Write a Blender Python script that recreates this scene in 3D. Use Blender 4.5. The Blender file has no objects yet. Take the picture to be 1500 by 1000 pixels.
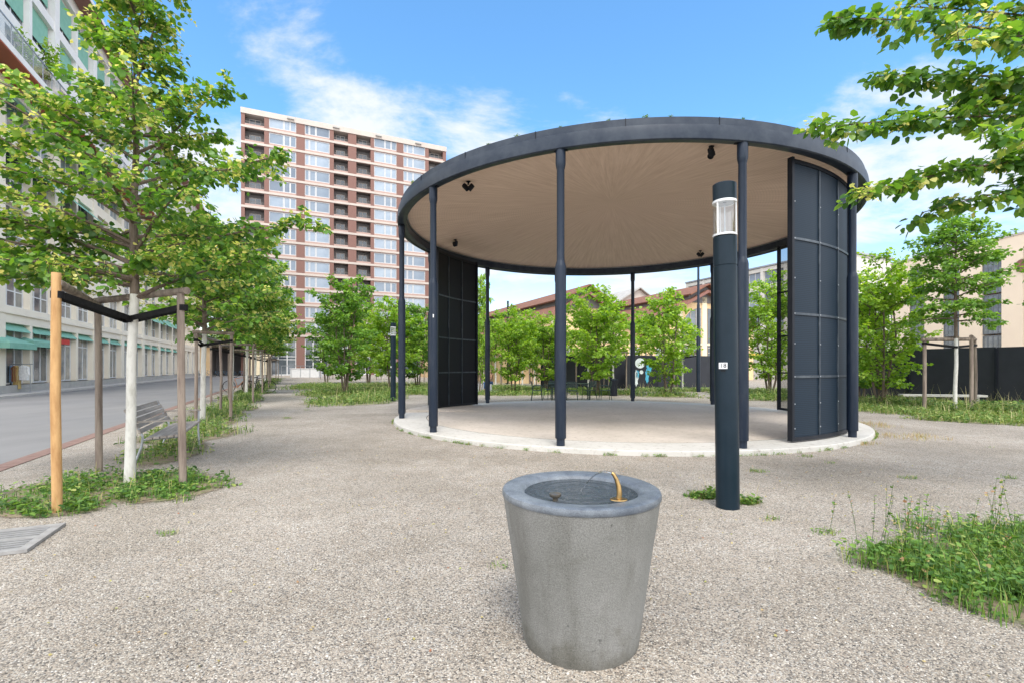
import bpy, math, random
import numpy as np
from mathutils import Vector, Matrix
R = math.radians
PI = math.pi
# ------------------------------------------------------------------ camera, sky, sun, exposure
sc = bpy.context.scene
CL = (15.3, 2.6, 7.4, 9.9)      # where the clouds drift
FPX, HOR, CAMH = 708.0, 537.6, 1.47
cam = bpy.data.objects.new("camera", bpy.data.cameras.new("camera"))
sc.collection.objects.link(cam)
cam.location = (0, 0, CAMH); cam.rotation_euler = (R(90), 0, 0)
cam.data.sensor_width = 36; cam.data.lens = 36 * FPX / 1500
cam.data.shift_y = (HOR - 500) / 1500
cam.data.clip_end = 3000; cam.data.clip_start = 0.05
sc.camera = cam
SUN_EL, SUN_AZ = R(58), R(172)          # azimuth clockwise from +Y
w = bpy.data.worlds.new("World"); sc.world = w; w.use_nodes = True
nt = w.node_tree; N = nt.nodes; L = nt.links
N.clear()
out = N.new('ShaderNodeOutputWorld'); bg = N.new('ShaderNodeBackground')
sky = N.new('ShaderNodeTexSky'); sky.sky_type = 'NISHITA'; sky.sun_disc = False
sky.sun_elevation = SUN_EL; sky.sun_rotation = SUN_AZ; sky.air_density = 1.3; sky.dust_density = 0.3; sky.ozone_density = 2.5
tc = N.new('ShaderNodeTexCoord')
sep = N.new('ShaderNodeSeparateXYZ'); L.new(tc.outputs['Generated'], sep.inputs[0])
def wm(op, a, b=None):
    n = N.new('ShaderNodeMath'); n.operation = op
    for i, v in enumerate((a, b)):
        if v is None: continue
        if isinstance(v, (int, float)): n.inputs[i].default_value = v
        else: L.new(v, n.inputs[i])
    return n.outputs[0]
zc = wm('ADD', wm('MAXIMUM', sep.outputs[2], 0.0), 0.16)
cb = N.new('ShaderNodeCombineXYZ')
L.new(wm('DIVIDE', sep.outputs[0], zc), cb.inputs[0]); L.new(wm('DIVIDE', sep.outputs[1], zc), cb.inputs[1])
def wnoise(scale, det, loc, rough=0.6):
    mp = N.new('ShaderNodeMapping'); mp.inputs['Location'].default_value = loc; mp.inputs['Scale'].default_value = (0.9, 1.1, 1)
    L.new(cb.outputs[0], mp.inputs[0])
    n = N.new('ShaderNodeTexNoise'); n.inputs['Scale'].default_value = scale; n.inputs['Detail'].default_value = det
    n.inputs['Roughness'].default_value = rough; n.inputs['Distortion'].default_value = 0.25
    L.new(mp.outputs[0], n.inputs['Vector']); return n.outputs['Fac']
big = wnoise(0.8, 3, (CL[0], CL[1], 0)); fine = wnoise(2.2, 10, (CL[2], CL[3], 0), 0.62)
# more cloud low over the horizon, less overhead
low = N.new('ShaderNodeMapRange'); low.inputs[1].default_value = 0.36; low.inputs[2].default_value = 0.58
low.inputs[3].default_value = 0.135; low.inputs[4].default_value = -0.01; L.new(sep.outputs[2], low.inputs[0])
# unseen cloud cover added behind the camera and overhead as white fill light
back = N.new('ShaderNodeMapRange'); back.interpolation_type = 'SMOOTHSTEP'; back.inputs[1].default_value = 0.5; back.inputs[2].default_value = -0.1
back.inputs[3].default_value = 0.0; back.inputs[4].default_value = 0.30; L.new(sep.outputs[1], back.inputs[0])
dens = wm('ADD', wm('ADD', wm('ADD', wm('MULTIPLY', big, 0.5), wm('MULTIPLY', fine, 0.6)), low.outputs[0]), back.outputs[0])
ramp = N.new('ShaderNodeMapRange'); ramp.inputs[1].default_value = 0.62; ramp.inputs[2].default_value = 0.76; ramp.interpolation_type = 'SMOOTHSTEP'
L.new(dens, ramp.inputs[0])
mix = N.new('ShaderNodeMix'); mix.data_type = 'RGBA'
tint = N.new('ShaderNodeMix'); tint.data_type = 'RGBA'; tint.blend_type = 'MULTIPLY'; tint.inputs[0].default_value = 1
L.new(sky.outputs[0], tint.inputs[6]); hz_ = N.new('ShaderNodeMapRange'); hz_.inputs[1].default_value = 0.02; hz_.inputs[2].default_value = 0.42; L.new(sep.outputs[2], hz_.inputs[0])
hr_ = N.new('ShaderNodeValToRGB'); hr_.color_ramp.elements[0].color = (0.80, 0.74, 0.86, 1); hr_.color_ramp.elements[1].color = (0.52, 0.79, 0.93, 1)
L.new(hz_.outputs[0], hr_.inputs[0]); L.new(hr_.outputs[0], tint.inputs[7])
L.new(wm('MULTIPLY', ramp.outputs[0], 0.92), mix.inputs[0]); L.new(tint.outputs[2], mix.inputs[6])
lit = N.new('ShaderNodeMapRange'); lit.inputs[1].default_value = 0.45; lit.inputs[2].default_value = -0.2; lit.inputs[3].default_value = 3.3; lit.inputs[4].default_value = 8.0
L.new(sep.outputs[1], lit.inputs[0])          # the added clouds behind the camera are made brighter to light the scene
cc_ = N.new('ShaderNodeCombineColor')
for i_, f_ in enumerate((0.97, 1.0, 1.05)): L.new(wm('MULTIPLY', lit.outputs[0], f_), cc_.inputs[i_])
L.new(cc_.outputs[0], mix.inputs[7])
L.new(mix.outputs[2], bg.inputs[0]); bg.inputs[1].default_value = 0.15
L.new(bg.outputs[0], out.inputs[0])
sun = bpy.data.objects.new("sun", bpy.data.lights.new("sun", 'SUN')); sc.collection.objects.link(sun)
sun.data.energy = 1.5; sun.data.angle = R(20); sun.data.color = (1.0, 0.955, 0.89)
sun.rotation_euler = (R(90) - SUN_EL, 0, -SUN_AZ + PI)
sv = Vector((math.sin(SUN_AZ) * math.cos(SUN_EL), math.cos(SUN_AZ) * math.cos(SUN_EL), math.sin(SUN_EL)))
sun.rotation_euler = sv.to_track_quat('Z', 'Y').to_euler()
sc.view_settings.view_transform = 'Standard'; sc.view_settings.look = 'None'
sc.view_settings.exposure = 1.1; sc.view_settings.gamma = 1
sc.render.engine = 'CYCLES'
sc.cycles.max_bounces = 8; sc.cycles.transparent_max_bounces = 12

random.seed(7); rng = np.random.default_rng(7)
U = random.uniform
# ------------------------------------------------------------------ helpers
def px(p, Z): return (p - 750) / FPX * Z
def gp(p, y):
    Z = CAMH * FPX / (y - HOR); return Vector((px(p, Z), Z, 0))
def hz(y, Z): return CAMH + (HOR - y) * Z / FPX
D = Vector((-0.4171, 0.9088, 0)); EE = Vector((0.9088, 0.4171, 0)); NL = -EE
ANG_D = math.atan2(D.y, D.x); ANG_E = math.atan2(EE.y, EE.x)

class MB:
    def __init__(s): s.v = []; s.f = []; s.m = []
    def add(s, vs, fs, mi=0):
        b = len(s.v); s.v += [tuple(v) for v in vs]; s.f += [tuple(b + i for i in f) for f in fs]; s.m += [mi] * len(fs); return s
    def box(s, x0, x1, y0, y1, z0, z1, mi=0, M=None):
        vs = [Vector((x, y, z)) for z in (z0, z1) for y in (y0, y1) for x in (x0, x1)]
        if M is not None: vs = [M @ v for v in vs]
        return s.add(vs, [(0, 2, 3, 1), (4, 5, 7, 6), (0, 1, 5, 4), (1, 3, 7, 5), (3, 2, 6, 7), (2, 0, 4, 6)], mi)
    def tube(s, pts, rad, n=8, cap=True, mi=0):
        pts = [Vector(p) for p in pts]
        if not hasattr(rad, '__len__'): rad = [rad] * len(pts)
        b = len(s.v); prev = None
        for i, p in enumerate(pts):
            t = (pts[min(i + 1, len(pts) - 1)] - pts[max(i - 1, 0)]).normalized()
            if prev is None:
                a = Vector((0, 0, 1)) if abs(t.z) < 0.9 else Vector((1, 0, 0)); u = t.cross(a).normalized()
            else: u = (prev - t * prev.dot(t)).normalized()
            prev = u; q = t.cross(u)
            for k in range(n):
                an = 2 * PI * k / n
                s.v.append(tuple(p + (u * math.cos(an) + q * math.sin(an)) * rad[i]))
        for i in range(len(pts) - 1):
            for k in range(n):
                a = b + i * n + k; c = b + i * n + (k + 1) % n
                s.f.append((a, c, c + n, a + n)); s.m.append(mi)
        if cap:
            s.f.append(tuple(b + k for k in range(n))[::-1]); e = b + (len(pts) - 1) * n
            s.f.append(tuple(e + k for k in range(n))); s.m += [mi, mi]
        return s
    def lathe(s, prof, n=48, c=(0, 0, 0), a0=0, a1=2 * PI, mi=0):
        full = abs(a1 - a0 - 2 * PI) < 1e-6; b = len(s.v); m = n if full else n + 1
        for i in range(m):
            a = a0 + (a1 - a0) * i / n
            for r, z in prof: s.v.append((c[0] + r * math.cos(a), c[1] + r * math.sin(a), c[2] + z))
        k = len(prof)
        for i in range(n):
            j = (i + 1) % m
            for q in range(k - 1):
                s.f.append((b + i * k + q, b + j * k + q, b + j * k + q + 1, b + i * k + q + 1)); s.m.append(mi)
        return s
    def poly(s, pts, h, z=0, mi=0):   # prism of 2-d outline
        n = len(pts); vs = [(p[0], p[1], z) for p in pts] + [(p[0], p[1], z + h) for p in pts]
        fs = [tuple(range(n))[::-1], tuple(range(n, 2 * n))] + [(i, (i + 1) % n, n + (i + 1) % n, n + i) for i in range(n)]
        return s.add(vs, fs, mi)
    def mesh(s, name, mats, smooth=False):
        me = bpy.data.meshes.new(name); me.from_pydata(s.v, [], s.f)
        if not isinstance(mats, (list, tuple)): mats = [mats]
        for m in mats: me.materials.append(m)
        if len(mats) > 1: me.polygons.foreach_set('material_index', s.m)
        if smooth:
            me.polygons.foreach_set('use_smooth', [True] * len(me.polygons))
            me.set_sharp_from_angle(angle=R(35))
        me.update(); return me
    def build(s, name, mats, parent=None, smooth=False, loc=(0, 0, 0), rz=0):
        return link(name, s.mesh(name, mats, smooth), parent, loc, rz)
def link(name, me, parent=None, loc=(0, 0, 0), rz=0):
    o = bpy.data.objects.new(name, me); sc.collection.objects.link(o); o.location = loc; o.rotation_euler = (0, 0, rz)
    if parent: o.parent = parent
    return o
def tag(o, label=None, cat=None, group=None, kind=None):
    if label: o['label'] = label
    if cat: o['category'] = cat
    if group: o['group'] = group
    if kind: o['kind'] = kind
    return o
def thing(name, label, cat, loc=(0, 0, 0), rz=0, group=None):
    o = link(name, None, None, loc, rz); o.empty_display_size = 0.3
    return tag(o, label, cat, group)
def kids(o): return [c for c in bpy.data.objects if c.parent == o]
def dup(root, loc, rz=0, label=None, scale=None, parent=None):
    r = root.copy(); sc.collection.objects.link(r); r.location = loc; r.rotation_euler = (0, 0, rz)
    if label: r['label'] = label
    if parent: r.parent = parent
    if scale: r.scale = scale if hasattr(scale, '__len__') else (scale,) * 3
    for c in kids(root):
        q = c.copy(); sc.collection.objects.link(q); q.parent = r
        for g in kids(c):
            h = g.copy(); sc.collection.objects.link(h); h.parent = q
    return r

# ------------------------------------------------------------------ materials
def newmat(name):
    m = bpy.data.materials.new(name); m.use_nodes = True
    return m, m.node_tree.nodes, m.node_tree.links, m.node_tree.nodes['Principled BSDF']
def pm(name, c1, c2=None, scale=5, rough=0.7, bump=0, bscale=None, metal=0, stretch=(1, 1, 1), lo=0.35, hi=0.65, det=5, spec=None, bdist=0.01, coat=0):
    m, n, l, b = newmat(name); b.inputs['Roughness'].default_value = rough; b.inputs['Metallic'].default_value = metal
    if spec is not None: b.inputs['Specular IOR Level'].default_value = spec
    if coat: b.inputs['Coat Weight'].default_value = coat
    c2 = c2 or tuple(x * 0.8 for x in c1)
    t = n.new('ShaderNodeTexCoord'); mp = n.new('ShaderNodeMapping'); mp.inputs['Scale'].default_value = stretch
    l.new(t.outputs['Object'], mp.inputs[0])
    no = n.new('ShaderNodeTexNoise'); no.inputs['Scale'].default_value = scale; no.inputs['Detail'].default_value = det; no.inputs['Roughness'].default_value = 0.65
    l.new(mp.outputs[0], no.inputs['Vector'])
    r = n.new('ShaderNodeValToRGB'); r.color_ramp.elements[0].position = lo; r.color_ramp.elements[1].position = hi
    r.color_ramp.elements[0].color = (*c1, 1); r.color_ramp.elements[1].color = (*c2, 1)
    l.new(no.outputs['Fac'], r.inputs[0]); l.new(r.outputs[0], b.inputs['Base Color'])
    if bump:
        nb = n.new('ShaderNodeTexNoise'); nb.inputs['Scale'].default_value = bscale or scale * 6; nb.inputs['Detail'].default_value = 4
        l.new(mp.outputs[0], nb.inputs['Vector'])
        bu = n.new('ShaderNodeBump'); bu.inputs['Strength'].default_value = bump; bu.inputs['Distance'].default_value = bdist
        l.new(nb.outputs['Fac'], bu.inputs['Height']); l.new(bu.outputs[0], b.inputs['Normal'])
    return m
M = {}
# gravel
def gravel_mat():
    m, n, l, b = newmat('gravel_ground'); b.inputs['Roughness'].default_value = 0.9
    t = n.new('ShaderNodeTexCoord')
    v = n.new('ShaderNodeTexVoronoi'); v.inputs['Scale'].default_value = 105; v.inputs['Randomness'].default_value = 1
    l.new(t.outputs['Object'], v.inputs['Vector'])
    s = n.new('ShaderNodeSeparateColor'); l.new(v.outputs['Color'], s.inputs[0])
    r = n.new('ShaderNodeValToRGB'); cr = r.color_ramp
    cols = [(0, (.085, .08, .076)), (.12, (.18, .165, .15)), (.35, (.32, .28, .24)), (.6, (.43, .375, .32)), (.8, (.50, .445, .385)), (.93, (.40, .395, .385)), (1, (.70, .67, .62))]
    cr.elements[0].position = 0; cr.elements[0].color = (*cols[0][1], 1); cr.elements[1].position = 1; cr.elements[1].color = (*cols[-1][1], 1)
    for p, c in cols[1:-1]: e = cr.elements.new(p); e.color = (*c, 1)
    l.new(s.outputs[0], r.inputs[0])
    n2 = n.new('ShaderNodeTexNoise'); n2.inputs['Scale'].default_value = 0.55; n2.inputs['Detail'].default_value = 6; l.new(t.outputs['Object'], n2.inputs['Vector'])
    r2 = n.new('ShaderNodeValToRGB'); r2.color_ramp.elements[0].position = .35; r2.color_ramp.elements[1].position = .7
    r2.color_ramp.elements[0].color = (.72, .695, .645, 1); r2.color_ramp.elements[1].color = (1.04, 1.02, .985, 1)
    l.new(n2.outputs['Fac'], r2.inputs[0])
    n3 = n.new('ShaderNodeTexNoise'); n3.inputs['Scale'].default_value = 3.2; n3.inputs['Detail'].default_value = 9; n3.inputs['Roughness'].default_value = .8; l.new(t.outputs['Object'], n3.inputs['Vector'])
    r3 = n.new('ShaderNodeValToRGB'); r3.color_ramp.elements[0].position = .38; r3.color_ramp.elements[1].position = .56; r3.color_ramp.elements[0].color = (.80, .76, .71, 1); r3.color_ramp.elements[1].color = (1, 1, 1, 1); l.new(n3.outputs['Fac'], r3.inputs[0])
    m3 = n.new('ShaderNodeMix'); m3.data_type = 'RGBA'; m3.blend_type = 'MULTIPLY'; m3.inputs[0].default_value = .7; l.new(r2.outputs[0], m3.inputs[6]); l.new(r3.outputs[0], m3.inputs[7])
    mx = n.new('ShaderNodeMix'); mx.data_type = 'RGBA'; mx.blend_type = 'MULTIPLY'; mx.inputs[0].default_value = 1
    l.new(r.outputs[0], mx.inputs[6]); l.new(m3.outputs[2], mx.inputs[7]); l.new(mx.outputs[2], b.inputs['Base Color'])
    bu = n.new('ShaderNodeBump'); bu.inputs['Strength'].default_value = 0.9; bu.inputs['Distance'].default_value = 0.008; bu.invert = True
    l.new(v.outputs['Distance'], bu.inputs['Height']); l.new(bu.outputs[0], b.inputs['Normal'])
    return m
M['gravel'] = gravel_mat()
def attr_mat(name, stops, rough=0.8, trans=0.0, attr='tone', spec=0.4):
    m, n, l, b = newmat(name); b.inputs['Roughness'].default_value = rough; b.inputs['Specular IOR Level'].default_value = spec
    a = n.new('ShaderNodeAttribute'); a.attribute_name = attr
    r = n.new('ShaderNodeValToRGB'); cr = r.color_ramp
    cr.elements[0].position = stops[0][0]; cr.elements[0].color = (*stops[0][1], 1)
    cr.elements[1].position = stops[-1][0]; cr.elements[1].color = (*stops[-1][1], 1)
    for p, c in stops[1:-1]: e = cr.elements.new(p); e.color = (*c, 1)
    l.new(a.outputs['Fac'], r.inputs[0]); l.new(r.outputs[0], b.inputs['Base Color'])
    if trans:
        tr = n.new('ShaderNodeBsdfTranslucent'); ms = n.new('ShaderNodeMixShader'); ms.inputs[0].default_value = trans
        hs = n.new('ShaderNodeHueSaturation'); hs.inputs['Hue'].default_value = 0.485; hs.inputs['Saturation'].default_value = 1.15; hs.inputs['Value'].default_value = 1.7
        l.new(r.outputs[0], hs.inputs['Color']); l.new(hs.outputs[0], tr.inputs[0])
        l.new(b.outputs[0], ms.inputs[1]); l.new(tr.outputs[0], ms.inputs[2]); l.new(ms.outputs[0], n['Material Output'].inputs[0])
    return m
M['pebble'] = attr_mat('pebbles', [(0, (.08, .078, .072)), (.2, (.18, .165, .145)), (.5, (.33, .295, .245)), (.8, (.43, .385, .32)), (1, (.56, .53, .48))], 0.85)
M['leaf_lime'] = attr_mat('lime_leaves', [(0, (.05, .125, .026)), (.35, (.115, .245, .042)), (.7, (.22, .35, .065)), (.80, (.46, .49, .13)), (1, (.66, .62, .22))], 0.42, 0.45)
M['leaf_maple'] = attr_mat('fresh_leaves', [(0, (.13, .25, .036)), (.4, (.25, .41, .058)), (.8, (.38, .52, .095)), (1, (.52, .59, .18))], 0.45, 0.48)
M['leaf_dark'] = attr_mat('dark_leaves', [(0, (.08, .185, .032)), (.5, (.17, .32, .052)), (1, (.32, .46, .11))], 0.42, 0.45)
M['grass'] = attr_mat('meadow_leaves', [(0, (.035, .085, .02)), (.3, (.075, .15, .03)), (.6, (.16, .25, .055)), (.8, (.30, .34, .10)), (.9, (.45, .40, .2)), (.97, (.52, .44, .26)), (1, (.7, .7, .62))], 0.65, 0.25)
M['weeds'] = attr_mat('weed_leaves', [(0, (.035, .09, .02)), (.4, (.085, .185, .032)), (.72, (.20, .33, .06)), (.86, (.42, .36, .14)), (.95, (.5, .40, .2)), (1, (.32, .12, .07))], 0.6, 0.3)
M['straw'] = attr_mat('dry_grass', [(0, (.35, .25, .11)), (.6, (.5, .38, .19)), (1, (.25, .30, .09))], 0.7, 0.2)
M['soil'] = pm('weedy_soil', (.16, .13, .075), (.10, .15, .045), 6, 0.95, 0.8, 60, lo=.3, hi=.6, bdist=.02)
M['meadow'] = pm('meadow_soil', (.13, .17, .05), (.24, .22, .10), 3, 0.95, 0.8, 60, lo=.35, hi=.65, bdist=.02)
M['asphalt'] = pm('asphalt', (.155, .15, .148), (.205, .198, .192), 0.6, 0.85, 0.3, 200, lo=.3, hi=.7, stretch=(1, .35, 1), bdist=.004)
M['brickstrip'] = pm('red_gutter_setts', (.17, .095, .075), (.24, .155, .125), 6, 0.9, 0.5, 30)
M['pavement'] = pm('pavement_slabs', (.42, .39, .36), (.5, .47, .43), 2, 0.85, .2, 60)
M['barkwhite'] = pm('limewashed_bark', (.60, .58, .53), (.40, .38, .33), 14, .9, .5, 40, lo=.45, hi=.75, stretch=(1, 1, .35))
M['bark'] = pm('tree_bark', (.10, .07, .05), (.17, .13, .10), 25, .9, .6, 60, stretch=(1, 1, .3))
M['stake'] = pm('weathered_stake_wood', (.28, .225, .18), (.14, .105, .085), 12, .85, .6, 40, stretch=(1, 1, .10), lo=.38, hi=.62)
M['stakenew'] = pm('fresh_pine_stake', (.52, .31, .13), (.36, .19, .07), 11, .75, .4, 30, stretch=(1, 1, .22), lo=.42, hi=.66)
M['rubber'] = pm('black_strap', (.008, .008, .009), (.018, .017, .017), 20, .8, spec=.15)
M['navy'] = pm('navy_steel_paint', (.010, .018, .034), (.026, .034, .048), 6, .40, .10, 90, lo=.48, hi=.8, spec=.3, stretch=(2, 2, .35))
M['navyring'] = pm('navy_fascia_metal', (.012, .020, .036), (.034, .044, .060), 3.2, .40, 0, lo=.35, hi=.65, spec=.3)
M['navydark'] = pm('dark_screen_frame', (.006, .008, .013), (.010, .012, .018), 5, .5, spec=.25)
M['lamppaint'] = pm('dark_teal_post_paint', (.005, .014, .022), (.008, .018, .028), 4, .32, .05, 80, spec=.22)
M['steel'] = pm('bare_galvanised_steel', (.42, .44, .46), (.32, .34, .36), 8, .4, metal=.7)
M['brass'] = pm('brass', (.46, .30, .12), (.30, .20, .09), 30, .34, metal=1)
M['white'] = pm('white_paint', (.72, .72, .72), (.64, .64, .64), 3, .5)
M['cream'] = pm('cream_stone_wall', (.84, .77, .64), (.78, .70, .58), .7, .85, .1, 20)
M['palewall'] = pm('pale_plaster_wall', (.80, .79, .77), (.73, .72, .70), .9, .85, .1, 20)
M['plinth'] = pm('grey_stone_plinth', (.42, .40, .37), (.34, .33, .31), 1.5, .85, .1, 30)
M['redsoffit'] = pm('rust_red_soffit', (.42, .10, .045), (.34, .085, .04), .8, .7)
M['brownsoffit'] = pm('brown_eave_soffit', (.24, .105, .08), (.20, .09, .07), .8, .7)
M['awning'] = pm('green_awning_cloth', (.19, .42, .32), (.24, .48, .38), 2, .8)
M['towerwhite'] = pm('grey_white_window_frame', (.52, .52, .52), (.46, .46, .46), 3, .5)
M['brickred'] = pm('red_brick_pier', (.17, .088, .07), (.22, .12, .098), 9, .9)
M['spandrel'] = pm('pale_brick_spandrel', (.36, .24, .20), (.42, .29, .25), 5, .9)
M['bandcream'] = pm('cream_concrete_band', (.50, .435, .38), (.44, .38, .335), .5, .85)
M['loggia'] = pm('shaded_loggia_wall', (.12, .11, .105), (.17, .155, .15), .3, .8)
M['skyglass'] = pm('window_glass', (.27, .32, .38), (.19, .24, .30), .22, .08, lo=.35, hi=.6, spec=.9)  # pale blue base colour stands in for sky reflected in the panes
M['darkglass'] = pm('dark_window_glass', (.06, .075, .085), (.14, .16, .18), .5, .08, lo=.4, hi=.6, spec=.9)
M['shopglass'] = pm('shop_window_glass', (.13, .15, .16), (.34, .32, .28), .45, .08, lo=.4, hi=.6, spec=.9)
M['tile'] = pm('red_roof_tiles', (.25, .105, .06), (.15, .075, .05), 3, .85, .4, 12, bdist=.05)
M['ochre'] = pm('ochre_render_wall', (.68, .46, .24), (.74, .54, .32), .7, .9)
M['ochretrim'] = pm('pale_ochre_trim', (.76, .66, .46), (.70, .60, .42), 2, .9)
M['beige'] = pm('beige_facade', (.84, .69, .52), (.80, .65, .49), .4, .9)
M['concretewall'] = pm('pale_concrete_facade', (.62, .59, .53), (.56, .53, .48), .6, .9)
M['hoarding'] = pm('black_hoarding', (.010, .012, .018), (.016, .018, .026), 1.5, .55)
M['slatwood'] = pm('grey_bench_wood', (.35, .31, .275), (.22, .19, .165), 12, .85, .4, 30, stretch=(.15, 1, 1))
M['chairgreen'] = pm('dark_green_chair_paint', (.018, .042, .036), (.026, .055, .046), 5, .45)
M['skin'] = pm('skin', (.55, .33, .24), (.50, .29, .21), 5, .6)
M['hair'] = pm('dark_hair', (.03, .02, .015), None, 20, .6)
M['denim'] = pm('blue_jeans', (.05, .10, .22), (.07, .13, .27), 10, .9)
M['orange'] = pm('peach_shirt', (.70, .36, .22), None, 10, .9)
M['red'] = pm('red_sign_face', (.70, .04, .035), None, 3, .5)
M['graffblue'] = pm('sky_blue_spray_paint', (.06, .34, .55), (.10, .45, .62), 3, .7)
M['graffyellow'] = pm('lime_yellow_spray_paint', (.62, .62, .10), None, 3, .7)
M['graffwhite'] = pm('white_spray_paint', (.66, .72, .72), None, 3, .7)
M['yellow'] = pm('yellow_beam_paint', (.75, .50, .06), None, 3, .6)
for k_ in ('skyglass', 'darkglass', 'shopglass'):
    n_, l_ = M[k_].node_tree.nodes, M[k_].node_tree.links; b_ = n_['Principled BSDF']; src = b_.inputs['Base Color'].links[0].from_socket
    oi = n_.new('ShaderNodeObjectInfo'); mr = n_.new('ShaderNodeValToRGB'); mr.color_ramp.interpolation = 'CONSTANT'; l_.new(oi.outputs['Random'], mr.inputs[0])
    mr.color_ramp.elements[0].color = (1, 1, 1, 1); mr.color_ramp.elements[1].position = .82; mr.color_ramp.elements[1].color = (1.22, 1.2, 1.16, 1)
    for p_, c_ in ((.25, (.72, .74, .76, 1)), (.5, (1.12, 1.1, 1.08, 1)), (.68, (.5, .52, .55, 1))): e_ = mr.color_ramp.elements.new(p_); e_.color = c_
    mm_ = n_.new('ShaderNodeMix'); mm_.data_type = 'RGBA'; mm_.blend_type = 'MULTIPLY'; mm_.inputs[0].default_value = 1; l_.new(src, mm_.inputs[6]); l_.new(mr.outputs[0], mm_.inputs[7]); l_.new(mm_.outputs[2], b_.inputs['Base Color'])
def cloth(name, c): return pm(name, c, tuple(x * .75 for x in c), 15, .9)

# ------------------------------------------------------------------ the setting: ground, road, kerb strip, pavement
MB().add([(-700, -30, 0), (700, -30, 0), (700, 1500, 0), (-700, 1500, 0)], [(0, 1, 2, 3)]).build('ground', M['gravel'])['kind'] = 'structure'
def strip(name, o0, o1, z0, z1, m, t0=-30, t1=230):
    me = MB()
    a, b = NL * o0, NL * o1
    P = [a + D * t0, b + D * t0, b + D * t1, a + D * t1]
    me.poly([(p.x, p.y) for p in P][::-1], z1 - z0, z0)
    o = me.build(name, m); o['kind'] = 'structure'; return o
strip('road', 3.98, 12.4, -.1, .004, M['asphalt'])
strip('gutter', 3.72, 3.98, -.1, .010, M['brickstrip'])
strip('pavement', 12.4, 13.95, -.1, .10, M['pavement'])
# ------------------------------------------------------------------ leaves engine
LEAF = np.array([(0, 0, 0), (.50, .22, .07), (.40, .72, .03), (0, 1.08, -.10), (-.40, .72, .03), (-.50, .22, .07)])
def leaves_mesh(name, pos, dirs, size, tone, mat, droop=0.35):
    pos = np.asarray(pos, float); n = len(pos); dirs = np.asarray(dirs, float)
    size = np.asarray(size, float) * np.ones(n)
    y = dirs + rng.normal(0, .35, (n, 3)); y[:, 2] -= droop; y /= np.linalg.norm(y, axis=1)[:, None]
    up = np.array([0, 0, 1.]) + rng.normal(0, .45, (n, 3))
    x = np.cross(y, up); x /= np.linalg.norm(x, axis=1)[:, None] + 1e-9
    z = np.cross(x, y)
    V = pos[:, None, :] + size[:, None, None] * (LEAF[None, :, 0:1] * x[:, None, :] + LEAF[None, :, 1:2] * y[:, None, :] + LEAF[None, :, 2:3] * z[:, None, :])
    V = V.reshape(-1, 3)
    base = np.arange(n)[:, None] * 6
    F = np.concatenate([base + np.array([[0, 1, 2, 3]]), base + np.array([[0, 3, 4, 5]])], 1).reshape(-1, 4)
    return raw_mesh(name, V, F, np.repeat(np.asarray(tone, float) * np.ones(n), 2), mat)
def raw_mesh(name, V, F, tone, mat):
    me = bpy.data.meshes.new(name); k = F.shape[1]
    me.vertices.add(len(V)); me.vertices.foreach_set('co', np.ascontiguousarray(V, np.float32).ravel())
    me.loops.add(F.size); me.loops.foreach_set('vertex_index', np.ascontiguousarray(F, np.int32).ravel())
    me.polygons.add(len(F)); me.polygons.foreach_set('loop_start', np.arange(0, F.size, k, dtype=np.int32))
    me.polygons.foreach_set('loop_total', np.full(len(F), k, np.int32))
    at = me.attributes.new('tone', 'FLOAT', 'FACE'); at.data.foreach_set('value', np.ascontiguousarray(tone, np.float32))
    me.materials.append(mat); me.update(calc_edges=True); me.validate(); return me

def bez(p0, p1, sag, n=6):
    p0, p1 = Vector(p0), Vector(p1); mid = (p0 + p1) / 2 + Vector((U(-.06, .06), U(-.06, .06), sag)) * (p1 - p0).length
    return [p0 * (1 - t) ** 2 + mid * 2 * t * (1 - t) + p1 * t * t for t in [i / (n - 1) for i in range(n)]]
class Crown:
    def __init__(s): s.wood = MB(); s.p = []; s.d = []; s.s = []; s.t = []
    def limb(s, pts, r0, twigs, tl, lsz, per, bare=.15, yellow=.25, flat=.45, spread=1.0):
        n = len(pts); s.wood.tube(pts, [r0 * (1 - .85 * i / (n - 1)) + .002 for i in range(n)], 5, False)
        tot = [pts[i + 1] - pts[i] for i in range(n - 1)]
        for k in range(twigs):
            f = bare + (1 - bare) * (k + U(0, .9)) / twigs; f = min(f, .999)
            i = int(f * (n - 1)); q = f * (n - 1) - i
            p = pts[i].lerp(pts[i + 1], q); t = tot[i].normalized()
            side = t.cross(Vector((0, 0, 1)));
            if side.length < .1: side = Vector((1, 0, 0))
            side.normalize(); side *= random.choice((-1, 1))
            upv = side.cross(t)
            ln = tl * U(.5, 1.15) * (1 - .45 * f)
            dr = (t * U(.3, 1.0) + side * U(.25, 1.0) * spread + upv * U(-flat, flat)).normalized()
            q1 = p + dr * ln + Vector((0, 0, -.10 * ln))
            tw = bez(p, q1, U(-.05, .12), 4)
            s.wood.tube(tw, [.35 * r0 * .3 + .003, .003, .0025, .0015], 3, False)
            cl = U(-.15, .15); yl = random.random() < yellow
            for j in range(per):
                g = (j + U(0, 1)) / per; ii = min(int(g * 3), 2)
                pp = tw[ii].lerp(tw[ii + 1], g * 3 - ii)
                v = Vector((U(-1, 1), U(-1, 1), U(-.7, .5)))
                s.p.append(pp + v * lsz * .9); s.d.append((dr * .6 + v).normalized())
                if yl and random.random() < .55: s.t.append(U(.76, 1)); s.s.append(lsz * U(.4, .8))
                else: s.t.append(min(.74, max(0, U(0, .7) + cl))); s.s.append(lsz * U(.65, 1.25))
    def finish(s, root, mat, barkmat, wname='branches', lname='crown'):
        s.wood.build(wname, barkmat, root, True)
        me = leaves_mesh(lname, s.p, s.d, s.s, s.t, mat); link(lname, me, root)

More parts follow.
